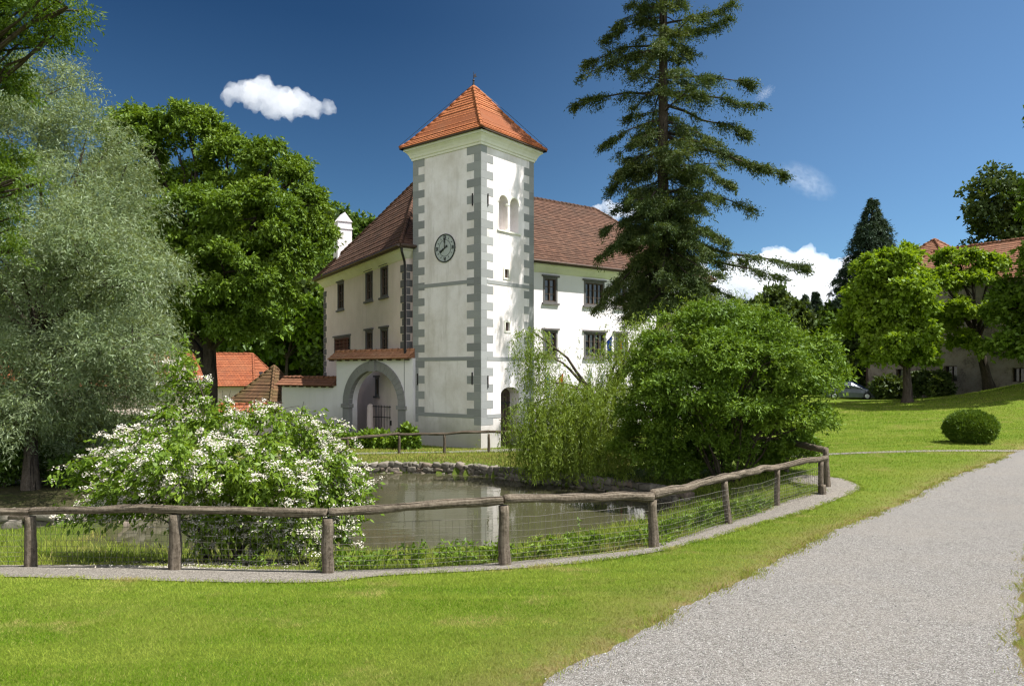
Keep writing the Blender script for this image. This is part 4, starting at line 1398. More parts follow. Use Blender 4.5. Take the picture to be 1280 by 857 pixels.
def wire_panel(a, b, za, zb, h, parent, step=0.10, r=0.0016, seed=0):
    """welded mesh hung between two posts, sagging a little"""
    a, b = np.asarray(a, float), np.asarray(b, float)
    L = np.linalg.norm(b - a); mb = MB(); rs = np.random.default_rng(seed)
    n = int(L / step)
    def pt(f, q):
        p = a * (1 - f) + b * f; z = gz(*p)
        off = 0.02 * math.sin(f * 9 + q * 4)
        return np.array((p[0] + off * .3, p[1] + off, z + 0.03 + q * h))
    qs = [0, .1, .2, .31, .43, .56, .70, .85, 1.0]
    nseg = max(3, int(L / 0.4))
    for q in qs:
        mb.tube([pt(f, q + .012 * math.sin(f * 17 + q * 20)) for f in np.linspace(0.02, .98, nseg)], r * (1.5 if q in (0, 1.0) else 1.1), 3, cap=False)
    for k in range(1, n):
        f = k / n
        mb.tube([pt(f, 0), pt(f + .002 * math.sin(k), .5), pt(f, 1)], r, 3, cap=False)
    mb.build('wire_mesh', M['wire'], parent)


for k in range(1, 9):
    wire_panel(post_xy[k], post_xy[k + 1], 0, 0, 0.62, fence, 0.09, 0.0021 if k < 6 else 0.0024, k)
wire_panel(corner, back[1], 0, 0, 0.62, fence, 0.12, 0.002, 33)

far_pts = [W(x, y, Y)[:2] for x, y, Y in ((330, 0, 28.2), (382, 0, 28.8), (434.5, 0, 29.3), (499, 0, 30.4), (555.4, 0, 30.9), (611, 0, 31.4), (668, 0, 31.6), (720, 0, 31.5))]
ff = thing('far_fence', 'thin dark log fence on the far bank in front of the clock tower', 'fence', (*far_pts[4], gz(*far_pts[4])))
tp = []
for k, p in enumerate(far_pts):
    z = gz(*p); mb = MB(); log(mb, (*p, z - .15), (*p, z + .80), 0.065, 0.05, 110 + k, 0.01, 9, 7); mb.build('post', M['log_far'], ff, smooth=True)
    tp.append(np.array((*p, z + 0.84 + (0.06 if k == 5 else 0) - (0.10 if k == 2 else 0))))
for k, (a, b) in enumerate(((0, 3), (3, 5), (5, 7))):
    mb = MB(); mid_rail(mb, tp[a:b + 1], 0.055, 0.06, 120 + k); mb.build('rail', M['log_far'], ff, smooth=True)

# ------------------------------------------------------------------ foliage
def unit(n, rs): return nrm(rs.normal(size=(n, 3)))


def leaf_mesh(name, P, D, N, L, Wd, mat, parent, rnd, fold=0.0):
    """diamond shaped leaves: base points P, directions D, face normals N"""
    S = nrm(np.cross(D, N))
    L = L[:, None]; Wd = Wd[:, None]
    Nn = nrm(np.cross(S, D))
    q = np.stack([P, P + D * L * .42 + S * Wd * .5 + Nn * Wd * fold, P + D * L, P + D * L * .42 - S * Wd * .5 + Nn * Wd * fold], 1)
    n = len(P)
    me = new_mesh(name, q.reshape(-1, 3), np.arange(n * 4), np.arange(n) * 4, np.full(n, 4), None, False)
    add_attr(me, 'rnd', rnd, 'FACE')
    return link_mesh(name, me, mat, parent)


def crown(name, clumps, n_tw, per, tl, L, Wd, mat, parent, seed, droop=0.25, lobes=12, up=0.5, lobe_r=0.34, rand=0.8, out=0.8, low=-0.55, flat=.75, lr0=.5):
    """leafy twigs gathered into boughs round each clump; returns bough centres for the branches"""
    rs = np.random.default_rng(seed)
    wgt = np.array([(r[0] * r[2] + r[0] * r[1] + r[1] * r[2]) * (c[0] if np.isscalar(c) else 1) for c, r in clumps])
    wgt = wgt / wgt.sum()
    Ps, Ds, Ns, R, boughs = [], [], [], [], []
    for (c, r), w_ in zip(clumps, wgt):
        c, r = np.asarray(c, float), np.asarray(r, float)
        nl = max(4, int(lobes * rs.uniform(.8, 1.2)))
        ld = unit(nl * 3, rs); ld = ld[ld[:, 2] > low][:nl]; nl = len(ld)
        lc = ld * rs.uniform(lr0, 1.0, (nl, 1))
        lr = lobe_r * rs.uniform(.6, 1.25, nl)
        boughs.append(c + lc * r)
        n = max(8, int(n_tw * w_))
        k = rs.integers(0, nl, n)
        g = rs.normal(size=(n, 3)) * (1, 1, 1)
        gl = np.linalg.norm(g, axis=1, keepdims=True)
        g = g / gl * np.minimum(gl, 2.0) * 0.62 * np.array((1 + (.75 - flat) * .5, 1 + (.75 - flat) * .5, flat))
        p = lc[k] + g * lr[k][:, None]
        sc_ = np.where(rs.random(n) < .07, rs.uniform(1.05, 1.22, n), 1.0)
        p = p * sc_[:, None]
        outv = nrm(p * r + g * .5)
        tw = nrm(outv * out + unit(n, rs) * 0.7 + np.array((0, 0, up * .5)))
        start = c + p * r
        tln = tl * rs.uniform(.5, 1.2, n)
        f = rs.uniform(0, 1, (n, per))
        pos = start[:, None] + tw[:, None] * (f * tln[:, None])[..., None] + np.array((0, 0, -1.0)) * (droop * (f ** 2) * tln[:, None])[..., None]
        pos = pos + rs.normal(size=pos.shape) * tl * 0.09
        d = nrm(tw[:, None] * .55 + unit(n * per, rs).reshape(n, per, 3) * rand + np.array((0, 0, -droop)))
        nn = nrm(np.array((0, 0, up)) + outv[:, None] * .45 + unit(n * per, rs).reshape(n, per, 3) * 0.75)
        Ps.append(pos.reshape(-1, 3)); Ds.append(d.reshape(-1, 3)); Ns.append(nn.reshape(-1, 3))
        tone = rs.uniform(0, 1, nl)[k]
        R.append(np.clip(np.repeat(tone, per) * .45 + rs.uniform(0, 1, n * per) * .55, 0, 1))
    P, D, N, R = map(np.concatenate, (Ps, Ds, Ns, R))
    m = len(P)
    sz = rs.uniform(.6, 1.3, m)
    leaf_mesh(name, P, D, N, L * sz, Wd * sz, mat, parent, R)
    return boughs


def limb_to(mb, a, b, r0, r1, seed, sag=0.0, n=7, wob=0.12, sides=7):
    a, b = np.asarray(a, float), np.asarray(b, float)
    rs = np.random.default_rng(seed)
    L = np.linalg.norm(b - a)
    f = np.linspace(0, 1, n)[:, None]
    off = np.array([(mnoise.noise(Vector((x * 2 + seed, 1, 0))), mnoise.noise(Vector((x * 2 + seed, 5, 0))), mnoise.noise(Vector((x * 2 + seed, 9, 0)))) for x in f[:, 0]]) * L * wob
    off *= np.sin(f * math.pi) ** .7
    P = a + (b - a) * f + off
    P[:, 2] += (sag * L * np.sin(f[:, 0] * math.pi))
    mb.tube(P, np.linspace(r0, r1, n), sides, 0.12, False, seed)
    return P


def tree(name, label, base, fork, clumps, bark, leaf, n_tw, per, tl, L, Wd, tr=0.3, seed=1, group=None, category='tree', forks=None, twigs=4, **kw):
    base = np.asarray(base, float)
    t_ = thing(name, label, category, base, group)
    boughs = crown('crown', clumps, n_tw, per, tl, L, Wd, leaf, t_, seed, **kw)
    mb = MB()
    fork = np.asarray(fork, float)
    H = fork[2] - base[2]
    f = np.linspace(0, 1, 10)
    P = base + (fork - base) * f[:, None]
    P[:, 0] += np.array([mnoise.noise(Vector((x * 2 + seed, 3, 0))) for x in f]) * H * .035 * np.sin(f * math.pi)
    P[0, 2] -= 0.3
    rr = tr * (1 - .42 * f) * (1 + 0.55 * np.exp(-f * 14))
    mb.tube(P, rr, 12, 0.12, False, seed)
    rs = np.random.default_rng(seed + 5)
    for i, ((c, r), bg_) in enumerate(zip(clumps, boughs)):
        c = np.asarray(c, float)
        src = fork if (c[2] > fork[2] + 0.4 * H * .2) else P[6]
        tipr = tr * .12
        lp = limb_to(mb, src, c, tr * .42, tipr, seed * 10 + i, 0.06)
        for j, b in enumerate(bg_[:twigs]):
            limb_to(mb, lp[rs.integers(3, 7)], b, tipr * .9, 0.012 + tipr * .1, seed * 100 + i * 10 + j, 0.03, 5, .15, 5)
    mb.build('trunk', bark, t_, smooth=True)
    return t_


def cl(px, py, Y, rx, ry, rz=None):
    """clump seen at a pixel: radii rx, ry in pixels, depth rz in metres"""
    a, b = rx * Y / F, ry * Y / F
    return (W(px, py, Y), (a, rz if rz is not None else (a + b) / 2, b))


LF = {}
LF['silver'] = mat_leaf('silver_willow_leaf', [(0.09, 0.138, 0.045), (0.155, 0.208, 0.082), (0.25, 0.30, 0.15)], back=(0.23, 0.275, 0.155), trans=.3, gloss=.03)
LF['ash'] = mat_leaf('ash_leaf', [(0.065, 0.125, 0.008), (0.115, 0.185, 0.012), (0.18, 0.25, 0.022)], trans=.30)
LF['locust'] = mat_leaf('locust_leaf', [(0.05, 0.105, 0.007), (0.10, 0.165, 0.012), (0.16, 0.23, 0.018)], trans=.42)
LF['conifer'] = mat_leaf('conifer_needles', [(0.030, 0.056, 0.016), (0.062, 0.092, 0.024), (0.135, 0.148, 0.04)], trans=.25, gloss=.015)
LF['spruce'] = mat_leaf('spruce_needles', [(0.018, 0.036, 0.02), (0.034, 0.06, 0.03), (0.06, 0.085, 0.04)], trans=.12)
LF['weeping'] = mat_leaf('weeping_willow_leaf', [(0.11, 0.17, 0.014), (0.18, 0.25, 0.026), (0.26, 0.32, 0.06)], trans=.4)
LF['elder'] = mat_leaf('elder_leaf', [(0.062, 0.12, 0.009), (0.12, 0.20, 0.014), (0.22, 0.295, 0.03)], trans=.27)
LF['catalpa'] = mat_leaf('catalpa_leaf', [(0.12, 0.20, 0.011), (0.195, 0.295, 0.018), (0.28, 0.37, 0.033)], trans=.42)
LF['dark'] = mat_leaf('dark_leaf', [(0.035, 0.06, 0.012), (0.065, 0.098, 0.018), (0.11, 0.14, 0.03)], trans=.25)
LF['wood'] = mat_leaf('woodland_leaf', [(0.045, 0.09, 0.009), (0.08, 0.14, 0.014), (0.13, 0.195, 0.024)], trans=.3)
LF['shrub'] = mat_leaf('flowering_shrub_leaf', [(0.09, 0.17, 0.01), (0.15, 0.24, 0.018), (0.23, 0.32, 0.035)], trans=.42)
LF['yew'] = mat_leaf('clipped_bush_leaf', [(0.05, 0.10, 0.01), (0.10, 0.165, 0.014), (0.17, 0.235, 0.022)], trans=.2)
LF['yellow'] = mat_leaf('yellow_green_leaf', [(0.09, 0.12, 0.012), (0.15, 0.17, 0.015), (0.22, 0.22, 0.02)], trans=.4)
t = NT('white_petal'); r_ = t.attr('rnd')
c_ = t.ramp(r_, [(0, (0.54, 0.48, 0.38)), (0.5, (0.69, 0.64, 0.55)), (1, (0.76, 0.73, 0.67))])
d_ = t.n('ShaderNodeBsdfDiffuse'); t.l(c_, d_.inputs[0]); tt_ = t.n('ShaderNodeBsdfTranslucent'); t.l(c_, tt_.inputs[0])
mm_ = t.n('ShaderNodeMixShader'); mm_.inputs[0].default_value = .25; t.l(d_.outputs[0], mm_.inputs[1]); t.l(tt_.outputs[0], mm_.inputs[2]); t.l(mm_.outputs[0], t.out.inputs[0])
LF['petal'] = t.m

# silvery willow at the left
Y0 = 21.0
sw = [cl(58, 120, 22, 48, 45), cl(15, 175, 21, 60, 65), cl(105, 185, 22, 52, 55), cl(60, 255, 20, 70, 60), cl(148, 250, 22, 45, 55), cl(115, 325, 20, 65, 58), cl(180, 345, 21.5, 36, 55),
      cl(30, 350, 19.5, 70, 62), cl(165, 415, 21, 52, 52), cl(90, 430, 19.5, 72, 60), cl(15, 460, 19.5, 60, 60), cl(140, 490, 20, 52, 44), cl(70, 520, 19.3, 60, 48), cl(185, 475, 21.5, 34, 40),
      cl(0, 545, 19.2, 50, 45), cl(-60, 220, 22, 70, 80), cl(-70, 380, 21, 70, 80), cl(-70, 500, 20, 70, 60), cl(60, 380, 24, 90, 80), cl(95, 260, 24.5, 60, 60), cl(180, 352, 18.6, 32, 44, 1.5), cl(165, 430, 18.4, 40, 40, 1.5), cl(110, 300, 18.2, 52, 44, 1.5), cl(80, 480, 18.6, 60, 40, 1.2), cl(20, 530, 18.4, 46, 40, 1.2), cl(120, 470, 23, 80, 50), cl(30, 450, 23, 70, 50), cl(112, 555, 20.3, 40, 34), cl(10, 582, 19.8, 30, 24), cl(85, 572, 22.5, 46, 28), cl(150, 560, 21.5, 40, 36)]
b_ = G(38, 612)
tree('silver_willow', 'large silvery leaved willow filling the left side of the garden', b_, W(45, 420, 21.5), sw, M['bark'], LF['silver'], 24000, 13, 0.5, 0.12, 0.026, tr=.17, seed=11, droop=.35, lobes=18, up=.35, lobe_r=.36, rand=.75)

# dark ash behind
da = [cl(180, 170, 38, 40, 30), cl(235, 158, 38, 38, 22), cl(160, 215, 39, 34, 34), cl(285, 188, 38, 30, 24), cl(340, 208, 37, 32, 30), cl(375, 258, 36.5, 26, 32), cl(400, 285, 36.5, 16, 18),
      cl(320, 272, 35, 50, 42), cl(245, 272, 36, 42, 34), cl(358, 318, 36, 34, 28), cl(285, 340, 34.5, 54, 42), cl(222, 330, 36, 40, 40), cl(330, 365, 35.5, 38, 26), cl(262, 392, 35.5, 46, 28), cl(300, 410, 36.5, 36, 20), cl(212, 392, 37.5, 34, 34), cl(185, 290, 40, 44, 44), cl(208, 222, 38.5, 26, 12), cl(250, 212, 38.5, 20, 10), cl(280, 232, 38, 26, 16), cl(395, 300, 36, 18, 16), cl(372, 222, 37, 14, 12)]
b_ = np.array((*W(263, 0, 37.5)[:2], 0)); b_[2] = gz(b_[0], b_[1])
ash = tree('ash_tree', 'tall dark green broadleaf tree with black trunk behind the flowering shrub', b_, W(262, 380, 37.5), da, M['bark_dark'], LF['ash'], 17000, 14, 0.55, 0.19, 0.085, tr=.42, seed=23, lobes=26, lobe_r=.25, flat=.5, lr0=.65, up=.55, droop=.4, rand=.6)
mb = MB(); limb_to(mb, W(262, 470, 37.5), W(222, 395, 37.8), .26, .2, 231, 0.02, 8); limb_to(mb, W(240, 420, 37.6), W(205, 210, 38.3), .2, .08, 232, .04, 9)
for k, (x, y) in enumerate(((225, 190), (240, 215), (250, 185), (262, 230))): limb_to(mb, W(235, 300, 38), W(x, y, 38), .1, .03, 240 + k, .03)
mb.build('limb', M['bark_dark'], ash, smooth=True)

# overhanging tree at the top left corner, trunk outside the frame
oh = [cl(12, 12, 9.5, 40, 22, .6), cl(55, 22, 9.2, 24, 14, .5), cl(84, 10, 9, 18, 10, .4), cl(60, 48, 9.3, 16, 10, .3), cl(12, 50, 9.6, 24, 18, .5), cl(8, 100, 9.8, 20, 14, .4), cl(8, 205, 9.6, 18, 14, .5), cl(24, 222, 9.2, 14, 9, .3),
      cl(0, 240, 9.6, 18, 14, .4), cl(-4, 280, 9.8, 18, 16, .4), cl(12, 315, 9.6, 12, 9, .3), cl(-70, 60, 9.5, 60, 60, 1), cl(-80, 220, 9.8, 60, 70, 1), cl(-60, -60, 9.5, 80, 50, 1), cl(30, -50, 9.3, 60, 30, 1)]
tree('locust_tree', 'tree with feathery bright green sprays reaching in over the top left corner', (-8.9, 9.8, gz(-8.9, 9.8)), (-8.6, 9.8, 4.5), oh, M['bark'], LF['locust'], 3000, 28, 0.28, 0.055, 0.018, tr=.14, seed=31, lobes=13, lobe_r=.3, droop=.3, up=.7, rand=.55)


# tall dark conifer right of the tower
def conifer(name, label, base, top, branches, bark, leaf, seed, tr, spray=0.5, nper=40, L=.2, Wd=.05, group=None, hang=.25, tuft=.55):
    t_ = thing(name, label, 'tree', base, group)
    rs = np.random.default_rng(seed)
    mb = MB(); base = np.asarray(base, float); top = np.asarray(top, float)
    f = np.linspace(0, 1, 14); P = base + (top - base) * f[:, None]; P[0, 2] -= .3
    mb.tube(P, tr * (1 - .9 * f) * (1 + .5 * np.exp(-f * 20)) + .02, 12, .1, False, seed)
    PP, DD, NN, RR = [], [], [], []
    for i, (a, b, dens, curve) in enumerate(branches):
        a, b = np.asarray(a, float), np.asarray(b, float); L_ = np.linalg.norm(b - a)
        m = 9; g = np.linspace(0, 1, m)
        Q = a + (b - a) * g[:, None]
        Q[:, 2] += L_ * (curve * np.sin(g * math.pi))
        Q += np.array([(mnoise.noise(Vector((x * 3 + i, seed, 0))), mnoise.noise(Vector((x * 3 + i, seed, 4))), mnoise.noise(Vector((x * 3 + i, seed, 8))) * .6) for x in g]) * L_ * .07 * np.sin(g * math.pi * .6)[:, None]
        mb.tube(Q, np.linspace(max(.03, L_ * .018), .012, m), 6, 0, False, i)
        ns = max(4, int(L_ * dens))
        nt_ = max(3, int(1.3 * L_ / tuft))
        tc = np.clip(1 - rs.uniform(0, 1, nt_) ** 1.3 * .88, .08, 1); tc[0] = 1
        gg = np.clip(tc[rs.integers(0, nt_, ns)] + rs.normal(size=ns) * .10 * tuft / max(L_, .6) * 2, .05, 1)
        S = np.stack([np.interp(gg, g, Q[:, k]) for k in range(3)], 1)
        ax = nrm(b - a); side = nrm(np.cross(ax, (0, 0, 1)))
        sg = rs.choice((-1, 1), ns)
        sdv = nrm(side * sg[:, None] * rs.uniform(.3, 1, (ns, 1)) + ax * .75 + rs.normal(size=(ns, 3)) * .25 + np.array((0, 0, -hang * .4)))
        sl = spray * rs.uniform(.5, 1.25, ns) * (0.55 + .6 * (1 - gg) + .15) * min(1.0, .25 + L_ / 2.0)
        u = rs.uniform(0, 1, (ns, nper))
        pos = S[:, None] + sdv[:, None] * (u * sl[:, None])[..., None] + np.array((0, 0, -hang)) * (u ** 2 * sl[:, None])[..., None] + rs.normal(size=(ns, nper, 3)) * sl[:, None, None] * np.array((.16, .16, .11))
        d = nrm(sdv[:, None] * .8 + rs.normal(size=(ns, nper, 3)) * .55 + np.array((0, 0, -.25)))
        n_ = nrm(np.array((0, 0, .8)) + rs.normal(size=(ns, nper, 3)) * .6)
        PP.append(pos.reshape(-1, 3)); DD.append(d.reshape(-1, 3)); NN.append(n_.reshape(-1, 3))
        RR.append(np.clip(np.repeat(rs.uniform(0, 1, ns), nper) * .5 + rs.uniform(0, 1, ns * nper) * .5, 0, 1))
    P, D, N, R = map(np.concatenate, (PP, DD, NN, RR))
    s_ = rs.uniform(.6, 1.3, len(P))
    leaf_mesh('crown', P, D, N, L * s_, Wd * s_, leaf, t_, R)
    mb.build('trunk', bark, t_, smooth=True)
    return t_


CYX = 36.3
TX = W(829, 0, CYX)[0]
br = []
rs = np.random.default_rng(5)
# branches that stand out in the photograph: (tip px, py, depth offset, start py, curve)
for (px, py, dy, sy, cv_) in [(728, 95, -.6, 62, .06), (722, 130, .5, 118, .06), (735, 78, .8, 58, .08), (760, 45, .3, 22, .08), (775, 30, -.5, 5, .05), (905, 25, .4, 45, -.08), (912, 5, -.5, 30, -.05), (935, 105, .3, 98, .05),
                              (948, 130, -.6, 118, .02), (930, 165, .9, 130, .0), (978, 216, -.3, 168, -.02), (925, 200, .8, 165, .03), (900, 180, -1.2, 150, .03), (938, 262, .2, 240, .08), (915, 230, -1, 200, .05),
                              (1006, 333, -.8, 302, .01), (975, 345, .2, 318, .02), (930, 330, 1, 295, .04), (905, 300, -.9, 270, .05), (756, 180, -.8, 150, .06), (765, 235, .6, 185, .02), (775, 215, -.6, 180, .05), (770, 262, 1, 230, .06),
                              (752, 320, -.4, 268, .04), (745, 385, -.6, 300, .02), (762, 360, .5, 300, .03), (775, 300, -.9, 255, .05), (790, 395, -1.2, 335, .03), (905, 385, -.8, 340, .03), (885, 360, .9, 325, .03), (925, 375, .6, 345, .05), (860, 398, -1.5, 360, .03), (760, 285, .2, 262, .05)]:
    br.append((W(829, sy, CYX), W(px, py, CYX + dy), 19, cv_))
for k in range(300):
    sy = rs.uniform(-330, 385) if k < 200 else rs.uniform(190, 392)
    a = rs.uniform(0, 2 * math.pi)
    rng_ = 1.2 + 2.9 * np.clip((sy + 330) / 640, 0, 1)
    rng_ *= rs.uniform(.55, 1.0) * (1 if sy > 0 else .9)
    rng_ = min(rng_, 3.1)
    if abs(math.cos(a)) > .7: rng_ *= .56
    z0 = EYE - (sy - HZ) * CYX / F
    br.append(((TX, CYX, z0), (TX + math.cos(a) * rng_, CYX + math.sin(a) * rng_, z0 - rng_ * rs.uniform(-.2, .55)), 10.0, rs.uniform(.02, .1)))
for k in range(36):
    sy = rs.uniform(-150, 380); a = rs.uniform(math.pi, 2 * math.pi); ln_ = rs.uniform(.6, 1.3); z0 = EYE - (sy - HZ) * CYX / F
    br.append(((TX, CYX, z0), (TX + math.cos(a) * ln_, CYX + math.sin(a) * ln_, z0 - ln_ * rs.uniform(0, .6)), 12.0, .05))
bz = gz(TX, CYX)
conifer('tall_conifer', 'very tall dark conifer with ragged branches in front of the manor house', (TX, CYX, bz), (TX, CYX, 33.0), br, M['bark_dark'], LF['conifer'], 41, .36, .72, 42, .14, .042, hang=.35, tuft=.5)

# weeping willow by the pond
WYB = np.array((2.9, 25.2)); wz = gz(*WYB)
ww = thing('weeping_willow', 'light green weeping willow trailing its strands over the pond wall', 'tree', (*WYB, wz))
rs = np.random.default_rng(51)
PP, DD, NN, RR = [], [], [], []
mb = MB()
hubs = [(666, 414, 24.8, .26, 70), (674, 440, 25, .3, 90), (690, 478, 24.6, .4, 110), (712, 486, 24.2, .45, 150), (742, 482, 24.5, .5, 190), (778, 440, 25, .6, 210), (812, 412, 25.4, .7, 200), (842, 405, 25.8, .6, 150), (664, 505, 24.6, .36, 110), (686, 512, 24, .5, 170), (720, 510, 23.6, .6, 210), (760, 495, 23.6, .6, 220), (800, 480, 24, .7, 160), (660, 534, 24.4, .3, 90), (700, 545, 23.6, .5, 140), (750, 540, 23.2, .6, 140), (930, 385, 26, .7, 130), (895, 378, 26, .6, 100), (865, 392, 26, .6, 100)]
crown_top = W(750, 470, 25)
lp = limb_to(mb, (*WYB, wz - .2), W(752, 500, 25.1), .22, .16, 500, 0, 8, .06, 10)
for i, (px, py, Y, sp, ns) in enumerate(hubs):
    h = W(px, py, Y)
    limb_to(mb, W(752, 505, 25.1), h, .07, .02, 510 + i, .1, 7, .1, 6)
    st = h + rs.normal(size=(ns, 3)) * np.array((sp, sp * .8, sp * .35))
    zlow = np.maximum(EYE - WATER + .25, st[:, 2] - rs.uniform(.8, 2.3, ns))
    ln = np.maximum(st[:, 2] - zlow, .3)
    dr = rs.normal(size=(ns, 3)) * (.32, .32, 0)
    m = 34
    u = rs.uniform(0, 1, (ns, m))
    arc = np.minimum(u * 3, 1)
    pos = st[:, None] + dr[:, None] * (np.sqrt(arc))[..., None] * 1.0 + rs.normal(size=(ns, m, 3)) * .022
    pos[..., 2] += .12 * np.sin(np.minimum(u * 3, 1) * math.pi) - u * ln[:, None]
    d = nrm(np.array((0, 0, -.8)) + rs.normal(size=(ns, m, 3)) * .5)
    n_ = nrm(rs.normal(size=(ns, m, 3)) * .6 + np.array((.2, -.3, .4)))
    PP.append(pos.reshape(-1, 3)); DD.append(d.reshape(-1, 3)); NN.append(n_.reshape(-1, 3))
    RR.append(np.clip(np.repeat(rs.uniform(0, 1, ns), m) * .6 + rs.uniform(0, 1, ns * m) * .4, 0, 1))
P, D, N, R = map(np.concatenate, (PP, DD, NN, RR))
s_ = rs.uniform(.6, 1.3, len(P))
leaf_mesh('crown', P, D, N, .12 * s_, .024 * s_, LF['weeping'], ww, R)
mb.build('trunk', M['bark'], ww, smooth=True)

# big elder bush at the right end of the pond
eb = [cl(895, 398, 21.4, 46, 16), cl(850, 418, 21.4, 40, 22), cl(950, 418, 20.8, 50, 22), cl(1000, 440, 20.4, 38, 22), cl(880, 440, 20.0, 56, 26), cl(945, 462, 19.5, 56, 28), cl(1012, 478, 20.2, 36, 24), cl(828, 460, 21.2, 34, 28), cl(1040, 468, 20.8, 18, 12),
      cl(860, 492, 19.9, 50, 26), cl(930, 512, 19.7, 54, 22), cl(990, 520, 19.9, 40, 20), cl(815, 512, 21.4, 34, 32), cl(1020, 525, 20.8, 22, 16), cl(870, 545, 21.6, 54, 28), cl(940, 550, 21.8, 54, 26), cl(805, 560, 22.2, 34, 28), cl(985, 560, 21.8, 34, 18), cl(900, 570, 22.4, 70, 20), cl(840, 578, 22.2, 40, 18), cl(930, 440, 23, 60, 50), cl(870, 500, 23, 60, 50)]
bxy = np.array((6.2, 21.6))
tree('elder_bush', 'big bright green elder bush standing inside the fence corner by the pond', (*bxy, gz(*bxy)), (6.2, 21.6, gz(*bxy) + .6), eb, M['bark'], LF['elder'], 13500, 13, 0.32, 0.115, 0.042, tr=.1, seed=61, category='bush', lobes=26, lobe_r=.24, flat=.42, lr0=.7, up=.6, droop=.35, twigs=7)
el = bpy.data.objects['elder_bush']
mb = MB()
for k in range(16):
    a = rs.uniform(0, 6.28)
    limb_to(mb, (bxy[0] + math.cos(a) * .3, bxy[1] + math.sin(a) * .3, gz(*bxy) - .1), (bxy[0] + math.cos(a) * rs.uniform(.6, 2), bxy[1] - .4 + math.sin(a) * 1.2, rs.uniform(.4, 2.0)), .035, .015, 600 + k, .05, 7, .1, 6)
mb.build('stems', M['bark'], el, smooth=True)

# white flowering shrub in front
sx, sy = -4.75, 12.7
sb = thing('flowering_shrub', 'wide arching shrub covered in white blossom leaning over the near log rail', 'shrub', (sx, sy, gz(sx, sy)))
rs = np.random.default_rng(71)
fc = [cl(250, 525, 12.9, 52, 22), cl(320, 535, 12.6, 52, 22), cl(385, 545, 12.4, 30, 22), cl(180, 560, 12.8, 44, 20), cl(140, 585, 12.7, 36, 26), cl(230, 570, 12.0, 62, 36), cl(310, 580, 11.7, 62, 38), cl(385, 590, 12.0, 48, 36), cl(415, 610, 12.2, 28, 26),
      cl(200, 612, 11.8, 54, 26), cl(280, 628, 11.6, 56, 28), cl(355, 640, 11.6, 50, 36), cl(405, 655, 12, 24, 30), cl(150, 630, 12.2, 34, 20), cl(180, 585, 11.0, 46, 24), cl(262, 592, 10.9, 50, 24), cl(340, 600, 11, 42, 24), cl(245, 492, 13, 22, 18), cl(237, 462, 13, 8, 26), cl(222, 585, 10.6, 22, 30), cl(345, 655, 12.0, 40, 24), cl(290, 652, 11.6, 46, 22)]
PP, DD, NN, RR = [], [], [], []
FP, FD, FN, FR = [], [], [], []
c0_ = np.array((sx, sy, gz(sx, sy) + 1.0))
mb = MB()
tot = sum(r[0] * r[2] for _, r in fc)
for i, (c, r) in enumerate(fc):
    r = np.array(r); r[1] = max(r[1], .35)
    ns = int(1300 * r[0] * r[2] / tot) + 8
    q = unit(ns, rs); q = q * (rs.uniform(.35, 1, ns) ** .5)[:, None]
    st = c + q * r
    outv = nrm((st - c0_) * (1, 1, .25) + 1e-4)
    dr = nrm(outv + rs.normal(size=(ns, 3)) * .35 + np.array((0, 0, .25)))
    sl = rs.uniform(.25, .62, ns) * (.45 if i in (14, 15) else 1)
    for k in range(0, ns, 3): limb_to(mb, st[k], st[k] + dr[k] * sl[k] + (0, 0, -.18 * sl[k]), .006, .003, 7000 + i * 200 + k, .05, 4, .05, 4)
    m = 26
    u = rs.uniform(0, 1, (ns, m))
    cur = st[:, None] + dr[:, None] * (u * sl[:, None])[..., None] + np.array((0, 0, -.5)) * (u ** 2 * sl[:, None])[..., None]
    pos = cur + rs.normal(size=cur.shape) * .035
    d = nrm(dr[:, None] * .5 + rs.normal(size=cur.shape) * .6 + np.array((0, 0, -.75)))
    n_ = nrm(np.array((0, -.1, .8)) + rs.normal(size=cur.shape) * .6)
    PP.append(pos.reshape(-1, 3)); DD.append(d.reshape(-1, 3)); NN.append(n_.reshape(-1, 3)); RR.append(rs.uniform(0, 1, ns * m))
    # blossom stands along the upper side of the outer half of each spray
    patch = np.array([mnoise.noise(Vector((p * 1.5).tolist())) for p in st])
    has = rs.random(ns) < np.clip(.30 + 2.8 * patch + .2 * q[:, 2] - (.25 if i in (0, 1, 2) else 0), .06, .95)
    kk = np.where(has)[0]
    m2 = 64
    u2 = .3 + .7 * rs.beta(1.6, 1.0, (len(kk), 4))
    u2 = np.repeat(u2, 16, axis=1)
    cf_ = st[kk][:, None] + dr[kk][:, None] * (u2 * sl[kk][:, None])[..., None] + np.array((0, 0, -.5)) * (u2 ** 2 * sl[kk][:, None])[..., None] + np.array((0, 0, .035))
    cf_ = cf_ + np.repeat(rs.normal(size=(len(kk), 4, 3)) * .03, 16, axis=1) + rs.normal(size=cf_.shape) * (.034, .034, .016)
    FP.append(cf_.reshape(-1, 3)); FD.append(unit(cf_.shape[0] * m2, rs)); FN.append(nrm(np.array((.1, -.25, 1)) + rs.normal(size=(cf_.shape[0] * m2, 3)) * .5)); FR.append(rs.uniform(0, 1, cf_.shape[0] * m2))
P, D, N, R = map(np.concatenate, (PP, DD, NN, RR)); s_ = rs.uniform(.6, 1.35, len(P))
leaf_mesh('foliage', P, D, N, .095 * s_, .042 * s_, LF['shrub'], sb, R)
P, D, N, R = map(np.concatenate, (FP, FD, FN, FR)); s_ = rs.uniform(.65, 1.2, len(P))
D = nrm(D - N * (D * N).sum(1, keepdims=True))
leaf_mesh('blossom', P, D, N, .030 * s_, .027 * s_, LF['petal'], sb, R)
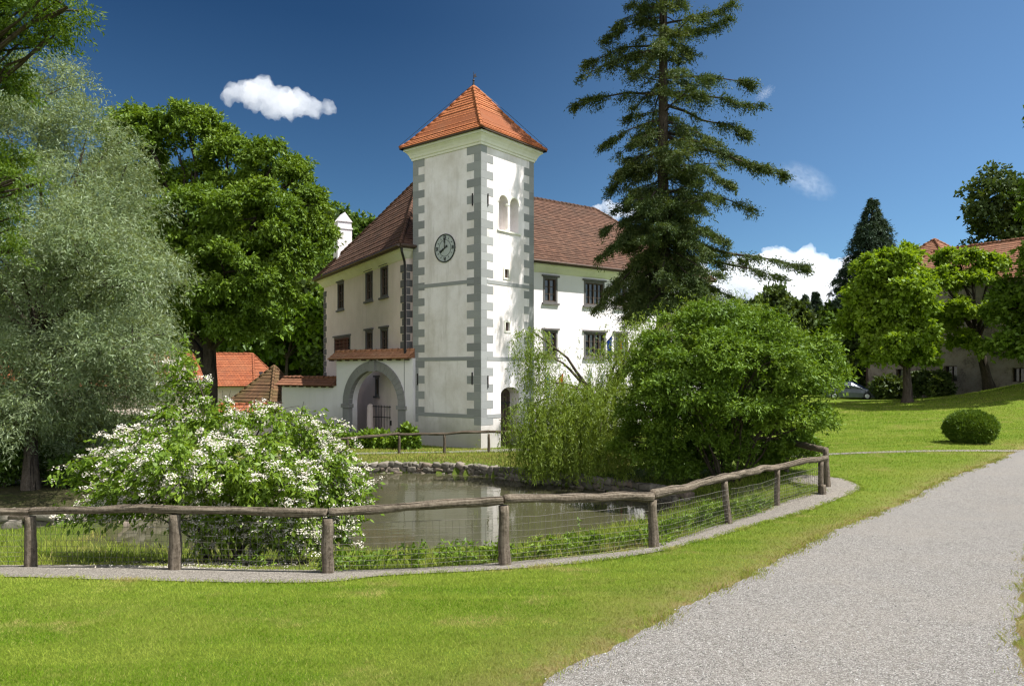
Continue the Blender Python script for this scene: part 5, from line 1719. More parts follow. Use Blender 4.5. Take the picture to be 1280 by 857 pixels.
for k in range(26):
    a = rs.uniform(0, 6.28); c, r = fc[rs.integers(0, len(fc))]
    limb_to(mb, (sx + math.cos(a) * .35, sy + math.sin(a) * .3, gz(sx, sy) - .1), np.asarray(c) + rs.normal(size=3) * np.array(r) * .4, .022, .008, 720 + k, .15, 8, .08, 6)
mb.build('stems', M['bark'], sb, smooth=True)

# lawn trees in front of the barn
ca = [cl(1098, 446, 54.5, 22, 13), cl(1158, 446, 54, 16, 11), cl(1128, 432, 52.8, 30, 20), cl(1150, 425, 54.5, 22, 16), cl(1110, 385, 55.5, 40, 40), cl(1110, 345, 55.5, 30, 30), cl(1105, 335, 55, 32, 24), cl(1078, 365, 55.5, 22, 20), cl(1128, 322, 55, 18, 16), cl(1092, 388, 55, 30, 24), cl(1135, 370, 53.5, 28, 28), cl(1150, 415, 53.5, 20, 20), cl(1108, 425, 54.5, 32, 22), cl(1068, 400, 56, 16, 20), cl(1138, 444, 54, 20, 12), cl(1148, 352, 56, 14, 18)]
b_ = G(1134, 503)
tree('lawn_tree', 'bright green round tree with straight pale trunk on the lawn before the barn', b_, W(1133, 440, b_[1]), ca, M['bark'], LF['catalpa'], 7000, 11, 0.5, 0.28, 0.18, tr=.34, seed=81, lobes=20, lobe_r=.26, flat=.5, lr0=.6, droop=.5, up=.6)
cb = [cl(1198, 322, 59, 26, 11), cl(1238, 330, 59, 18, 12), cl(1178, 348, 58, 20, 14), cl(1215, 350, 58.5, 26, 11), cl(1196, 385, 57.5, 20, 12), cl(1172, 402, 59, 18, 14), cl(1238, 392, 57, 18, 12), cl(1206, 425, 57.5, 20, 10)]
b_ = np.array((*W(1238, 0, 58)[:2], 0)); b_[2] = gz(b_[0], b_[1])
tree('lawn_tree', 'open crowned tree with dark forking trunk standing beside the grass mound', b_, W(1222, 425, 58), cb, M['bark_dark'], LF['catalpa'], 2800, 11, 0.5, 0.28, 0.18, tr=.4, seed=83, lobes=14, lobe_r=.28, droop=.5, up=.6)
ce_ = [cl(1262, 385, 52, 24, 20), cl(1300, 370, 52, 40, 40), cl(1258, 425, 52, 26, 18), cl(1300, 425, 51, 34, 26), cl(1360, 330, 50, 60, 60), cl(1400, 230, 50, 60, 70), cl(1340, 260, 52, 40, 60), cl(1430, 350, 49, 60, 60), cl(1360, 420, 50, 50, 40), cl(1345, 205, 47, 46, 40), cl(1350, 150, 47, 48, 40), cl(1332, 300, 47.5, 40, 46), cl(1390, 120, 47, 50, 40), cl(1335, 390, 49, 36, 36)]
b_ = np.array((*W(1375, 0, 50)[:2], 0)); b_[2] = gz(b_[0], b_[1])
tree('mound_tree', 'shaded leafy tree reaching in at the right edge above the mound', b_, W(1372, 400, 50), ce_, M['bark_dark'], LF['elder'], 11000, 10, 0.6, 0.32, 0.2, tr=.45, seed=87, lobes=18, lobe_r=.28, droop=.4, up=.6)
ce_ = [cl(1420 + dx, 300 + dy, 64, 50, 50) for dx, dy in ((0, 0), (60, -60), (-50, 50), (40, 60), (100, 20), (0, -110))]
b_ = np.array((*W(1430, 0, 64)[:2], 0)); b_[2] = gz(b_[0], b_[1])
tree('mound_tree', 'tall tree past the right edge of the picture shading the barn and mound', b_, W(1430, 400, 64), ce_, M['bark_dark'], LF['dark'], 1800, 9, 0.8, 0.45, 0.3, tr=.45, seed=88, lobes=16)
# dark tree behind the barn
dt = [cl(1250, 240, 86, 32, 26), cl(1275, 265, 86, 36, 30), cl(1235, 270, 86, 24, 28), cl(1270, 305, 86, 44, 24), cl(1240, 300, 87, 26, 18), cl(1310, 260, 88, 40, 50), cl(1290, 340, 90, 50, 30)]
tree('dark_tree', 'tall dark leaved tree rising behind the barn roof', (*W(1270, 0, 88)[:2], 0.0), W(1270, 340, 88), dt, M['bark_dark'], LF['dark'], 2600, 8, 1.0, .5, .32, tr=.5, seed=85, lobes=14)


def spruce(name, label, base, H, R_, seed, group=None, nb=150, nper=26, L=.42, Wd=.14):
    rs_ = np.random.default_rng(seed); brs = []
    for k in range(nb):
        f = rs_.uniform(.03, 1) ** .8
        ln = R_ * (1 - f) ** 1.05 * rs_.uniform(.7, 1.1) + .15
        a = rs_.uniform(0, 6.28); z = base[2] + H * f
        brs.append(((base[0], base[1], z), (base[0] + math.cos(a) * ln, base[1] + math.sin(a) * ln, z - ln * rs_.uniform(.15, .5)), 5.0, .07))
    return conifer(name, label, base, (base[0], base[1], base[2] + H), brs, M['bark_dark'], LF['spruce'], seed, H * .018, .55 + .06 * R_, nper, L, Wd, group, .5, .6)


p = W(1090, 0, 84); spruce('spruce_tree', 'tall pointed spruce rising behind the bright lawn tree', (p[0], p[1], -.4), EYE + (466 - 247) * 84 / F + .4, 10.0, 91, nb=440, L=.36, Wd=.085)
p = W(1006, 0, 92); spruce('spruce_tree', 'small dark spruce in front of the white cloud, left of its slim twin', (p[0], p[1], -.8), EYE + (466 - 368) * 92 / F + .8, 4.2, 92, nb=200, L=.34, Wd=.1)
p = W(1020, 0, 94); spruce('spruce_tree', 'slim spruce with its tip against the white cloud, right of the smaller one', (p[0], p[1], -.8), EYE + (466 - 364) * 94 / F + .8, 4.2, 93, nb=200, L=.34, Wd=.1)

# wood behind the far lawn
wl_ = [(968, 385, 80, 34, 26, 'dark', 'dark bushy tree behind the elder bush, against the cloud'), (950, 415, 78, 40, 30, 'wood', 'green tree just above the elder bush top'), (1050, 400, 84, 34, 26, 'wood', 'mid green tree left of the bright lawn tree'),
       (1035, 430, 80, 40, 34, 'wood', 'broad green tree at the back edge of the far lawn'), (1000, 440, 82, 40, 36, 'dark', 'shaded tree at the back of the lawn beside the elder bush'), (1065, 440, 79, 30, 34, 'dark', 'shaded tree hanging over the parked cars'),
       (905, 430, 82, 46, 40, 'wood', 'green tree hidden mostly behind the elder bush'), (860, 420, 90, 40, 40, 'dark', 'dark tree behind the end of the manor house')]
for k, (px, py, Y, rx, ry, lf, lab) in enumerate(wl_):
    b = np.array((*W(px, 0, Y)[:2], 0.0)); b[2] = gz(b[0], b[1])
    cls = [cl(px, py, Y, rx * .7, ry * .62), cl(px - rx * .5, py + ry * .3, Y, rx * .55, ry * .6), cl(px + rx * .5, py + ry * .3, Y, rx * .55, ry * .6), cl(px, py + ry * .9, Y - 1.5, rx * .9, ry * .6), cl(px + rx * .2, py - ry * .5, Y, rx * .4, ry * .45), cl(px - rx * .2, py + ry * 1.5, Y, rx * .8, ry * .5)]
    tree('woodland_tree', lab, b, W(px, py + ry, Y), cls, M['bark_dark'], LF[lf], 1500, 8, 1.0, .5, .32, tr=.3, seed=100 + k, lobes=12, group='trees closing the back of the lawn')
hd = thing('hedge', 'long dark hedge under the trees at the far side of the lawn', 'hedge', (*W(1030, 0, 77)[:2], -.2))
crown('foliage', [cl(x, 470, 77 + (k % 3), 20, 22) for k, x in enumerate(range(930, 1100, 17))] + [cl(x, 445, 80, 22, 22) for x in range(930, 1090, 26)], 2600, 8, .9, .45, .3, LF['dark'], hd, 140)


def bush(name, label, c, r, leaf, n, per, L, Wd, seed, cat='bush', group=None, tl=.18, **kw):
    z = gz(c[0], c[1])
    t_ = thing(name, label, cat, (c[0], c[1], z), group)
    rs_ = np.random.default_rng(seed)
    cls = []
    for k in range(7):
        a = rs_.uniform(0, 6.28); q = rs_.uniform(.1, .5)
        cls.append(((c[0] + math.cos(a) * r[0] * q, c[1] + math.sin(a) * r[1] * q, z + r[2] * rs_.uniform(.35, .62)), (r[0] * .6, r[1] * .6, r[2] * .42)))
    crown('foliage', cls, n, per, tl, L, Wd, leaf, t_, seed, **kw)
    mb = MB()
    for k in range(7):
        a = rs_.uniform(0, 6.28)
        limb_to(mb, (c[0] + math.cos(a) * .08, c[1] + math.sin(a) * .08, z - .1), (c[0] + math.cos(a) * r[0] * .6, c[1] + math.sin(a) * r[1] * .6, z + r[2] * .7), .025, .008, seed * 7 + k, .05, 5, .06, 5)
    mb.build('stems', M['bark'], t_, smooth=True)
    return t_


# clipped round bush on the lawn
p = G(1211, 556); p[0] += 0.03 * p[0]; rr_ = 30 * p[1] / F; hh_ = 41 * p[1] / F
rb_ = thing('round_bush', 'clipped dark green round bush standing alone on the lawn', 'bush', tuple(p))
rs = np.random.default_rng(151); n = 30000
q = unit(n, rs)
bump_ = 1 + .11 * np.array([mnoise.noise(Vector((v * 4.5).tolist())) for v in q])
pos = np.array((p[0], p[1] + rr_ * .8, p[2] + hh_ * .48)) + q * np.array((rr_, rr_, hh_ * .52)) * (bump_ * (rs.uniform(.86, 1.0, n) + .08 * (rs.random(n) < .04)))[:, None]
q2 = nrm(q + rs.normal(size=(n, 3)) * .7 + np.array((0, 0, .4)))
leaf_mesh('foliage', pos, q2, unit(n, rs), .10 * rs.uniform(.6, 1.3, n), .03 * rs.uniform(.6, 1.3, n), LF['yew'], rb_, rs.uniform(0, 1, n))
mb = MB()
for k in range(6):
    a = k * 1.05; limb_to(mb, (p[0], p[1] + rr_ * .8, p[2] - .1), (p[0] + math.cos(a) * rr_ * .6, p[1] + rr_ * .8 + math.sin(a) * rr_ * .6, p[2] + hh_ * .6), .04, .01, 1510 + k, 0, 5)
mb.build('stems', M['bark'], rb_, smooth=True)

# shrubs
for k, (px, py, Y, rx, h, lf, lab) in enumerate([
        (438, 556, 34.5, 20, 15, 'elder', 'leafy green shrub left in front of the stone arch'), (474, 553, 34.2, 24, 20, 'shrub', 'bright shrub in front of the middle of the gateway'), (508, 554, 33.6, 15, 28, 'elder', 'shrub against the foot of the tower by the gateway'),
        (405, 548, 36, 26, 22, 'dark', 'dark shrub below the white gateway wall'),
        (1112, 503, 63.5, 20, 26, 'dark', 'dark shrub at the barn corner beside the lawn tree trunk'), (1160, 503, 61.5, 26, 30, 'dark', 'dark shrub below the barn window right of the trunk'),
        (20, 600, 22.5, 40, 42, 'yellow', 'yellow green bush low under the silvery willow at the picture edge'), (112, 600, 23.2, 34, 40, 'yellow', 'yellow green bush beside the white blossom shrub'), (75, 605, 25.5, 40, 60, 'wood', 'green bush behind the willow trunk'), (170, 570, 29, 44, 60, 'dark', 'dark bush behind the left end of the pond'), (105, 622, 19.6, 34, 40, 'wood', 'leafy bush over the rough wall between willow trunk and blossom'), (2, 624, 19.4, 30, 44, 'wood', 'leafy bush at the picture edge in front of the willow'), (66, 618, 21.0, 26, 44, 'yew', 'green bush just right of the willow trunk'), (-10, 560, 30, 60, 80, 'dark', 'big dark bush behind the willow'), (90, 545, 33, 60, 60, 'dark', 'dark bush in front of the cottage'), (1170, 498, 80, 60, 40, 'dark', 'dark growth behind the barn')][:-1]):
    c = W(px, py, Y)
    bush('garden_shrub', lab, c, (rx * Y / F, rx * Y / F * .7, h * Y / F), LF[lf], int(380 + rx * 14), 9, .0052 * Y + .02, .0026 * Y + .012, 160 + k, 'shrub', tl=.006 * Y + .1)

# wooded hill at the left rear: each tree on its own, meshes shared
protos = []
for k, (lf, n) in enumerate((('wood', 900), ('elder', 900), ('dark', 900))):
    rs_ = np.random.default_rng(200 + k)
    cls = [((rs_.uniform(-1.8, 1.8), rs_.uniform(-1.8, 1.8), rs_.uniform(4.5, 9.5)), (2.1, 2.1, 1.9)) for _ in range(8)]
    lab = ('broad mid green tree on the wooded hillside', 'light green tree on the wooded hillside', 'dark green tree on the wooded hillside')[k]
    protos.append((tree('hillside_tree', lab, (0, 0, 0), (0, 0, 4.5), cls, M['bark_dark'], LF[lf], n, 8, 1.0, .62, .4, tr=.25, seed=210 + k, lobes=8, group='trees covering the wooded hillside'), lab))
rs = np.random.default_rng(222)
spots = []
for Y in np.arange(84, 190, 7.0):
    for px in np.arange(90, 500, 4200 / Y / 1.1):
        spots.append((px + rs.uniform(-16, 16), Y + rs.uniform(-3, 3)))
used = set()
for i, (px, Y) in enumerate(spots):
    x = (px - 640) * Y / F
    z = gz(x, Y)
    if Y > 100 and z < 2: continue
    k = int(rs.choice(3, p=(.45, .3, .25)))
    root, lab = protos[k]
    if k not in used:
        o = root; used.add(k)
    else:
        o = root.copy(); COL.objects.link(o)
        for ch in root.children:
            c = ch.copy(); COL.objects.link(c); c.parent = o
    o.location = (x, Y, z - .2)
    s_ = rs.uniform(.85, 1.3)
    o.scale = (s_, s_, s_ * rs.uniform(.9, 1.15))
    o.rotation_euler = (0, 0, rs.uniform(0, 6.28))

# ------------------------------------------------------------------ grass
def mat_blade():
    t = NT('grass_blade')
    v = t.coord()
    n1 = t.noise(v, 0.35, 5, 0.6); n2 = t.noise(v, 3.5, 6, 0.7)
    r = t.attr('rnd')
    c = t.ramp(r, [(0, (0.09, 0.18, 0.010)), (.5, (0.165, 0.29, 0.018)), (.85, (0.25, 0.345, 0.035)), (1, (0.40, 0.36, 0.13))])
    vs = t.coord(scale=(0.16, 1.7, 1)); st = t.noise(vs, 0.9, 3, 0.5, .3)
    n4 = t.noise(v, 0.95, 5, 0.62)
    c = t.mix(t.math('MULTIPLY', t.fr(st, 0.42, 0.56), 0.62), c, (0.37, 0.43, 0.07))
    c = t.mix(t.math('MULTIPLY', t.fr(n2, 0.47, 0.64), 0.55), c, (0.10, 0.18, 0.010))
    c = t.mix(t.math('MULTIPLY', t.fr(n1, 0.48, 0.62), 0.5), c, (0.35, 0.39, 0.08))
    c = t.mix(t.math('MULTIPLY', t.fr(n4, 0.56, 0.67), 0.7), c, (0.50, 0.39, 0.17))
    c = t.mix(t.math('MULTIPLY', t.attr('dry'), t.fr(n2, 0.2, 0.55)), c, (0.36, 0.25, 0.12))
    d = t.n('ShaderNodeBsdfDiffuse'); t.l(c, d.inputs[0]); tr = t.n('ShaderNodeBsdfTranslucent'); t.l(c, tr.inputs[0])
    m = t.n('ShaderNodeMixShader'); m.inputs[0].default_value = .3; t.l(d.outputs[0], m.inputs[1]); t.l(tr.outputs[0], m.inputs[2]); t.l(m.outputs[0], t.out.inputs[0])
    return t.m
M['blade'] = mat_blade()


def blades(name, P, h, wd, lean, rs, label, dryv=None):
    n = len(P)
    z = ground(P)
    a = rs.uniform(0, 6.283, n); b = rs.uniform(0, 6.283, n)
    s = np.stack([np.cos(a), np.sin(a), np.zeros(n)], 1) * (wd / 2)[:, None]
    tip = np.stack([np.cos(b) * lean * h, np.sin(b) * lean * h, h], 1)
    base = np.stack([P[:, 0], P[:, 1], z - .004], 1)
    mid = base + tip * .5 + np.array((0, 0, 1.0)) * (h * .12)[:, None]
    V = np.stack([base - s, base + s, mid + s * .75, base + tip, mid - s * .75], 1).reshape(-1, 3)
    me = new_mesh(name, V, np.arange(n * 5), np.arange(n) * 5, np.full(n, 5))
    add_attr(me, 'rnd', rs.uniform(0, 1, n), 'FACE')
    add_attr(me, 'dry', dryv if dryv is not None else np.zeros(n), 'FACE')
    o = link_mesh(name, me, M['blade'])
    o['label'] = label; o['category'] = 'grass'; o['kind'] = 'stuff'
    return o


rs = np.random.default_rng(300)
n = 1150000
Yg = 3.9 * (60 / 3.9) ** rs.uniform(0, 1, n); Xg = rs.uniform(-.8, 1.05, n) * Yg
Pg = np.stack([Xg, Yg], 1)
rd = poly_dist(Pg, ROAD_C); sd2 = poly_dist(Pg, STRIP_C)
up_side = poly_dist(Pg, np.vstack([np.array(STRIP_UP), [(8.5, 30), (-30, 30), (-30, 10)]]))
cr_ = np.zeros(n); nearm = (np.abs(rd) < .35) | (np.abs(sd2) < .35)
cr_[nearm] = [mnoise.noise(Vector((x * 2.6, y * 2.6, 11))) + .7 * mnoise.noise(Vector((x * 9, y * 9, 15))) for x, y in Pg[nearm]]
ok = (rd > -.02 - .22 * np.clip(cr_, 0, 1) * rs.random(n)) & (sd2 > -.03 - .40 * np.clip(cr_ + .1, 0, 1) * rs.random(n)) & ((up_side > 0) | (sd2 < 0))
Pg, rd, Yg = Pg[ok], rd[ok], Yg[ok]
dv = np.exp(-np.clip(rd, 0, 9) / .38)
pn_ = np.array([mnoise.noise(Vector((x * 1.7, y * 1.7, 3))) + .6 * mnoise.noise(Vector((x * 6, y * 6, 7))) for x, y in Pg]) if True else 0
keep = rs.random(len(Pg)) > dv * (.55 + .5 * pn_)
Pg, dv, Yg = Pg[keep], dv[keep], Yg[keep]
blades('lawn_grass', Pg, rs.uniform(.010, .030, len(Pg)) * (.8 + .05 * Yg), .0016 + .00048 * Yg, rs.uniform(.2, 1.3, len(Pg)), rs, 'short mown lawn grass', dv)
# rougher grass and weeds on the bank inside the fence
n = 90000
Yg = rs.uniform(9.4, 23, n); Xg = rs.uniform(-.74, .5, n) * Yg
Pg = np.stack([Xg, Yg], 1)
pd_ = poly_dist(Pg, POND); us = poly_dist(Pg, np.vstack([np.array(STRIP_UP), [(8.5, 30), (-30, 30), (-30, 10)]]))
pn = np.array([mnoise.noise(Vector((x * 1.4, y * 1.4, 0))) for x, y in Pg])
ok = (us < 0.02) & (pd_ > .03) & (pn + rs.normal(size=n) * .25 > -.18) & ~((Pg[:, 1] > 16.7) & (Pg[:, 0] < -8.5)) & ~((np.hypot((Pg[:, 0] + 4.3) / 2.0, (Pg[:, 1] - 11.4) / 1.7) < 1) & (rs.random(n) < .93))
Pg = Pg[ok]
blades('bank_grass', Pg, rs.uniform(.05, .2, len(Pg)) * rs.uniform(.5, 1.3, len(Pg)), np.full(len(Pg), .010), rs.uniform(.2, .8, len(Pg)), rs, 'rough long grass on the bank between log fence and pond', rs.uniform(0, .5, len(Pg)) ** 2)
# grass on the far bank
n = 60000
Yg = rs.uniform(24, 34, n); Xg = rs.uniform(-.62, .16, n) * Yg
Pg = np.stack([Xg, Yg], 1)
ok = (poly_dist(Pg, POND) > .35) & (poly_dist(Pg, np.vstack([cp0, cp1[::-1]])) > 0) & (poly_dist(Pg, np.array(foot)) > .05)
Pg = Pg[ok]
blades('far_bank_grass', Pg, rs.uniform(.04, .11, len(Pg)), np.full(len(Pg), .022), rs.uniform(.2, .9, len(Pg)), rs, 'thin sunlit grass on the far bank before the tower', rs.uniform(0, .9, len(Pg)))
# broad leaved weeds along the wire mesh
wd_ = thing('bank_weeds', 'low leafy weeds growing along the foot of the wire mesh', 'weeds', (0, 12.5, gz(0, 12.5)))
wd_['kind'] = 'stuff'
cls = []
for k in range(70):
    i = rs.integers(4, 8) if rs.random() < .97 else 3; f = rs.random()
    q = post_xy[i] * (1 - f) + post_xy[i + 1] * f + np.array((rs.uniform(-.3, .1), rs.uniform(.15, 1.6)))
    hgt = rs.uniform(.06, .17) * (1.8 if rs.random() < .15 else 1)
    if poly_dist(q[None], POND)[0] < .1: continue
    cls.append(((q[0], q[1], gz(*q) + hgt * .6), (rs.uniform(.1, .3), rs.uniform(.1, .25), hgt)))
wo = crown('foliage', cls, 1500, 9, .12, .07, .028, LF['elder'], wd_, 310, lobes=6)
for ch in wd_.children: ch['kind'] = 'stuff'
# tufts along the edges of the road and of the strip by the fence
Pe, De, He = [], [], []
for line, k_, dr_, w_ in ((RL, 9000, .5, .08), (ROAD_RIGHT, 5000, .5, .08), (SL, 9000, .12, .055), (SU, 9000, .2, .09)):
    q_ = line[(line[:, 1] > 3.6) & (line[:, 1] < 24)]
    ii = rs.integers(0, len(q_), k_ * 2)
    nn_ = np.array([mnoise.noise(Vector((q_[j][0] * 1.9, q_[j][1] * 1.9, 21))) for j in range(len(q_))])
    ii = ii[rs.random(len(ii)) < np.clip(.35 + 1.3 * nn_[ii], .04, 1)][:k_]
    Pe.append(q_[ii] + rs.normal(size=(len(ii), 2)) * w_); De.append(rs.uniform(0, dr_ * 1.6, len(ii))); He.append(rs.uniform(.02, .065, len(ii)))
Pe, De, He = map(np.concatenate, (Pe, De, He))
blades('edge_grass', Pe, He, .0025 + .0006 * Pe[:, 1], rs.uniform(.3, 1.2, len(Pe)), rs, 'ragged grass tufts along the edges of road and fence strip', De)
# loose stones lying on the road
import bmesh
_b = bmesh.new(); bmesh.ops.create_icosphere(_b, subdivisions=1, radius=1.0)
_b.verts.ensure_lookup_table(); iv = np.array([v.co[:] for v in _b.verts]); _if = np.array([[v.index for v in f.verts] for f in _b.faces]); _b.free()
n = 7000
Yp = 3.9 * (14 / 3.9) ** rs.uniform(0, 1, n); Xp = rs.uniform(-.1, .74, n) * Yp
Pp = np.stack([Xp, Yp], 1); Pp = Pp[poly_dist(Pp, ROAD_C) < .06]; n = len(Pp)
zz_ = ground(Pp) + .011
sz = rs.uniform(.003, .0065, n) * (1 + rs.random(n) ** 6 * .3)
A3 = rs.normal(size=(n, 3, 3)) * .35 + np.eye(3)
V = np.einsum('nij,vj->nvi', A3, iv) * sz[:, None, None] * (1, 1, .7) + np.stack([Pp[:, 0], Pp[:, 1], zz_ + sz * .2], 1)[:, None]
Fc = (_if[None] + (np.arange(n) * len(iv))[:, None, None]).reshape(-1, 3)
me = new_mesh('loose_gravel', V.reshape(-1, 3), Fc.ravel(), np.arange(len(Fc)) * 3, np.full(len(Fc), 3))
add_attr(me, 'rnd', np.repeat(rs.random(n), len(_if)), 'FACE')
t = NT('pebbles'); c_ = t.ramp(t.attr('rnd'), [(0, (.12, .115, .105)), (.4, (.27, .26, .245)), (.8, (.40, .39, .37)), (1, (.58, .57, .55))]); t.pbr(c_, .9)
o = link_mesh('loose_gravel', me, t.m); set_props(o, 'loose grey stones scattered over the gravel road', 'gravel', None, 'stuff')
# fallen petals under the shrub
n = 700
Pp = np.stack([rs.normal(-4.4, .8, n), rs.uniform(9.9, 11.6, n)], 1)
z = ground(Pp)
P = np.stack([Pp[:, 0], Pp[:, 1], z + .02], 1)
fp_ = leaf_mesh('fallen_petals', P, nrm(rs.normal(size=(n, 3)) * (1, 1, .1)), np.tile((0, 0, 1.0), (n, 1)), np.full(n, .03), np.full(n, .022), LF['petal'], None, rs.uniform(0, 1, n))
fp_['label'] = 'white petals fallen on the ground under the flowering shrub'; fp_['category'] = 'petals'; fp_['kind'] = 'stuff'

# ------------------------------------------------------------------ cars
def car(label, loc, head, paint):
    t_ = thing('parked_car', label, 'car', loc, 'cars parked beside the barn')
    c, s = math.cos(head), math.sin(head)
    X = lambda x, y, z: np.array((loc[0] + x * c - y * s, loc[1] + x * s + y * c, loc[2] + z))
    def loft(name, stations, mat, parent):
        """stations: x, half width bottom, half width top, z bottom, z top"""
        mb = MB(); vs = []
        for (x, w0, w1, z0, z1) in stations:
            zm = z0 + (z1 - z0) * .55
            wm = max(w0, w1) * 1.02
            ring_ = [(-w0, z0), (-wm, zm), (-w1, z1), (-w1 * .55, z1 + .025), (w1 * .55, z1 + .025), (w1, z1), (wm, zm), (w0, z0)]
            vs += [X(x, y, z) for y, z in ring_]
        n = 8; fs = []
        for k in range(len(stations) - 1):
            for j in range(n): fs.append((k * n + j, k * n + (j + 1) % n, (k + 1) * n + (j + 1) % n, (k + 1) * n + j))
        fs += [tuple(range(n))[::-1], tuple(range((len(stations) - 1) * n, len(stations) * n))]
        mb.idx(vs, fs); return mb.build(name, mat, parent, fix=True, smooth=False)
    loft('body', [(-2.15, .70, .72, .35, .82), (-2.05, .80, .78, .25, .92), (-1.5, .84, .80, .2, .95), (.6, .84, .80, .2, .92), (1.2, .84, .78, .2, .86), (1.9, .80, .70, .22, .72), (2.1, .70, .6, .3, .58)], paint, t_)
    loft('roof', [(-2.0, .74, .62, .93, 1.02), (-1.75, .76, .58, .93, 1.42), (-.9, .77, .58, .93, 1.5), (.1, .77, .58, .92, 1.46), (.55, .76, .60, .92, 1.2), (1.05, .74, .66, .88, .93)], paint, t_)
    for sg in (-1, 1):
        for x0, x1, a0, a1 in ((-1.6, -.82, 1.36, 1.40), (-.74, .02, 1.40, 1.38), (.1, .72, 1.36, 1.04)):
            mb = MB()
            mb.prism([X(x0, sg * .775, .97), X(x1, sg * .775, .97), X(x1, sg * .665, a1), X(x0, sg * .665, a0)], (X(0, sg * .02, 0) - X(0, 0, 0)))
            mb.build('window', M['glass'], t_, fix=True)
        for x in (-1.3, 1.3):
            mb = MB(); ctr = [X(x, sg * .70, .31), X(x, sg * .86, .31)]
            mb.tube(ctr, [.31, .31], 20); wh = mb.build('wheel', M['tyre'], t_)
            mb = MB(); mb.tube([X(x, sg * .855, .31), X(x, sg * .875, .31)], [.2, .17], 14); mb.build('rim', M['chrome'], wh)
        mb = MB(); mb.box(X(1.92, sg * .48 - .14, .58), X(.14, 0, 0) - X(0, 0, 0), X(0, .28, 0) - X(0, 0, 0), (0, 0, .13)); mb.build('headlight', M['chrome'], t_)
        mb = MB(); mb.box(X(-2.14, sg * .6 - .12, .72), X(.08, 0, 0) - X(0, 0, 0), X(0, .24, 0) - X(0, 0, 0), (0, 0, .18)); mb.build('tail_light', M['redlamp'], t_)
        mb = MB(); mb.box(X(.68, sg * .93 - .09, .93), X(.1, 0, 0) - X(0, 0, 0), X(0, .18, 0) - X(0, 0, 0), (0, 0, .12)); mb.build('mirror', paint, t_)
    mb = MB(); mb.prism([X(.6, -.6, 1.19), X(.6, .6, 1.19), X(1.0, .68, .95), X(1.0, -.68, .95)], (X(.03, 0, .03) - X(0, 0, 0))); mb.build('windscreen', M['glass'], t_, fix=True)


M['tyre'] = mat_plain('tyre_rubber', (0.02, 0.02, 0.02), 0.85)
M['chrome'] = mat_plain('alloy', (0.55, 0.55, 0.56), 0.3, 0.7)
M['redlamp'] = mat_plain('red_lamp', (0.35, 0.02, 0.015), 0.3)
p = G(1062, 499); car('silver grey estate car parked at the barn corner', tuple(p), -.32, mat_plain('silver_paint', (0.11, 0.125, 0.15), .3, .3, .4))
q = p + np.array((1.6, 3.2, 0)); q[2] = gz(q[0], q[1]); car('blue car parked behind the silver estate', tuple(q), -.32, mat_plain('blue_paint', (0.03, 0.07, 0.17), .3, .3, .5))

# ------------------------------------------------------------------ flags
def mat_flag(name, stops, axis=1):
    t = NT(name); sp = t.n('ShaderNodeSeparateXYZ'); t.l(t.n('ShaderNodeTexCoord').outputs['UV'], sp.inputs[0])
    c = t.ramp(sp.outputs[axis], stops, 'CONSTANT')
    d = t.n('ShaderNodeBsdfDiffuse'); t.l(c, d.inputs[0]); tr = t.n('ShaderNodeBsdfTranslucent'); t.l(c, tr.inputs[0])
    m = t.n('ShaderNodeMixShader'); m.inputs[0].default_value = .3; t.l(d.outputs[0], m.inputs[1]); t.l(tr.outputs[0], m.inputs[2]); t.l(m.outputs[0], t.out.inputs[0])
    return t.m


def flag(label, foot_, tip, drop, width, mat, seed):
    t_ = thing('hanging_flag', label, 'flag', tuple(foot_), 'flags on the house and tower')
    mb = MB(); mb.tube([foot_, tip], [.025, .018], 8); mb.build('flagpole', M['log_far'], t_, smooth=True)
    foot_, tip = np.asarray(foot_, float), np.asarray(tip, float)
    d = nrm(tip - foot_); nu, nv = 10, 14
    h = nrm(np.cross(d, (0, 0, 1)))
    V, UV, Fc = [], [], []
    for j in range(nv + 1):
        for i in range(nu + 1):
            u, v = i / nu, j / nv
            squeeze = 1 - .45 * v
            V.append(tip - d * (width * (.02 + u * squeeze)) + np.array((0, 0, -drop * v + (1 - squeeze) * u * width * d[2] * 0)) + h * (.07 * math.sin(u * 11 + seed + v * 2) * v))
            UV.append((u, v))
    for j in range(nv):
        for i in range(nu):
            a = j * (nu + 1) + i; Fc.append((a, a + 1, a + nu + 2, a + nu + 1))
    uv = [UV[k] for f in Fc for k in f]
    me = new_mesh('cloth', V, np.array(Fc).ravel(), np.arange(len(Fc)) * 4, np.full(len(Fc), 4), uv, True)
    link_mesh('cloth', me, mat, t_)


BLUE = (0.02, 0.06, 0.32)
fa = hw_r.p(12.95, .05, 3.3)
flag('plain blue flag hanging from a pole under the manor window', fa, fa + hw_r.n * 1.1 + np.array((0, 0, .9)), 1.3, .62, mat_flag('blue_flag', [(0, BLUE), (.9, (0.03, 0.07, 0.35))]), 1)
fa = hw_r.p(14.0, .05, 3.1)
flag('white blue and red striped flag hanging by the manor window', fa, fa + hw_r.n * 1.1 + np.array((0, 0, 1.1)), 1.5, .6, mat_flag('striped_flag', [(0, (.75, .75, .75)), (.34, BLUE), (.67, (.45, .03, .03))], 0), 2)
fa = hw_r.p(8.25, .05, 1.2)
flag('blue and white flag showing through the willow beside the tower', fa, fa + hw_r.n * 1.1 + np.array((0, 0, .8)), 1.3, .5, mat_flag('blue_white_flag', [(0, (.75, .75, .75)), (.3, (0.03, 0.13, 0.45))], 0), 3)
fa = hw_r.p(9.2, .05, 1.2)
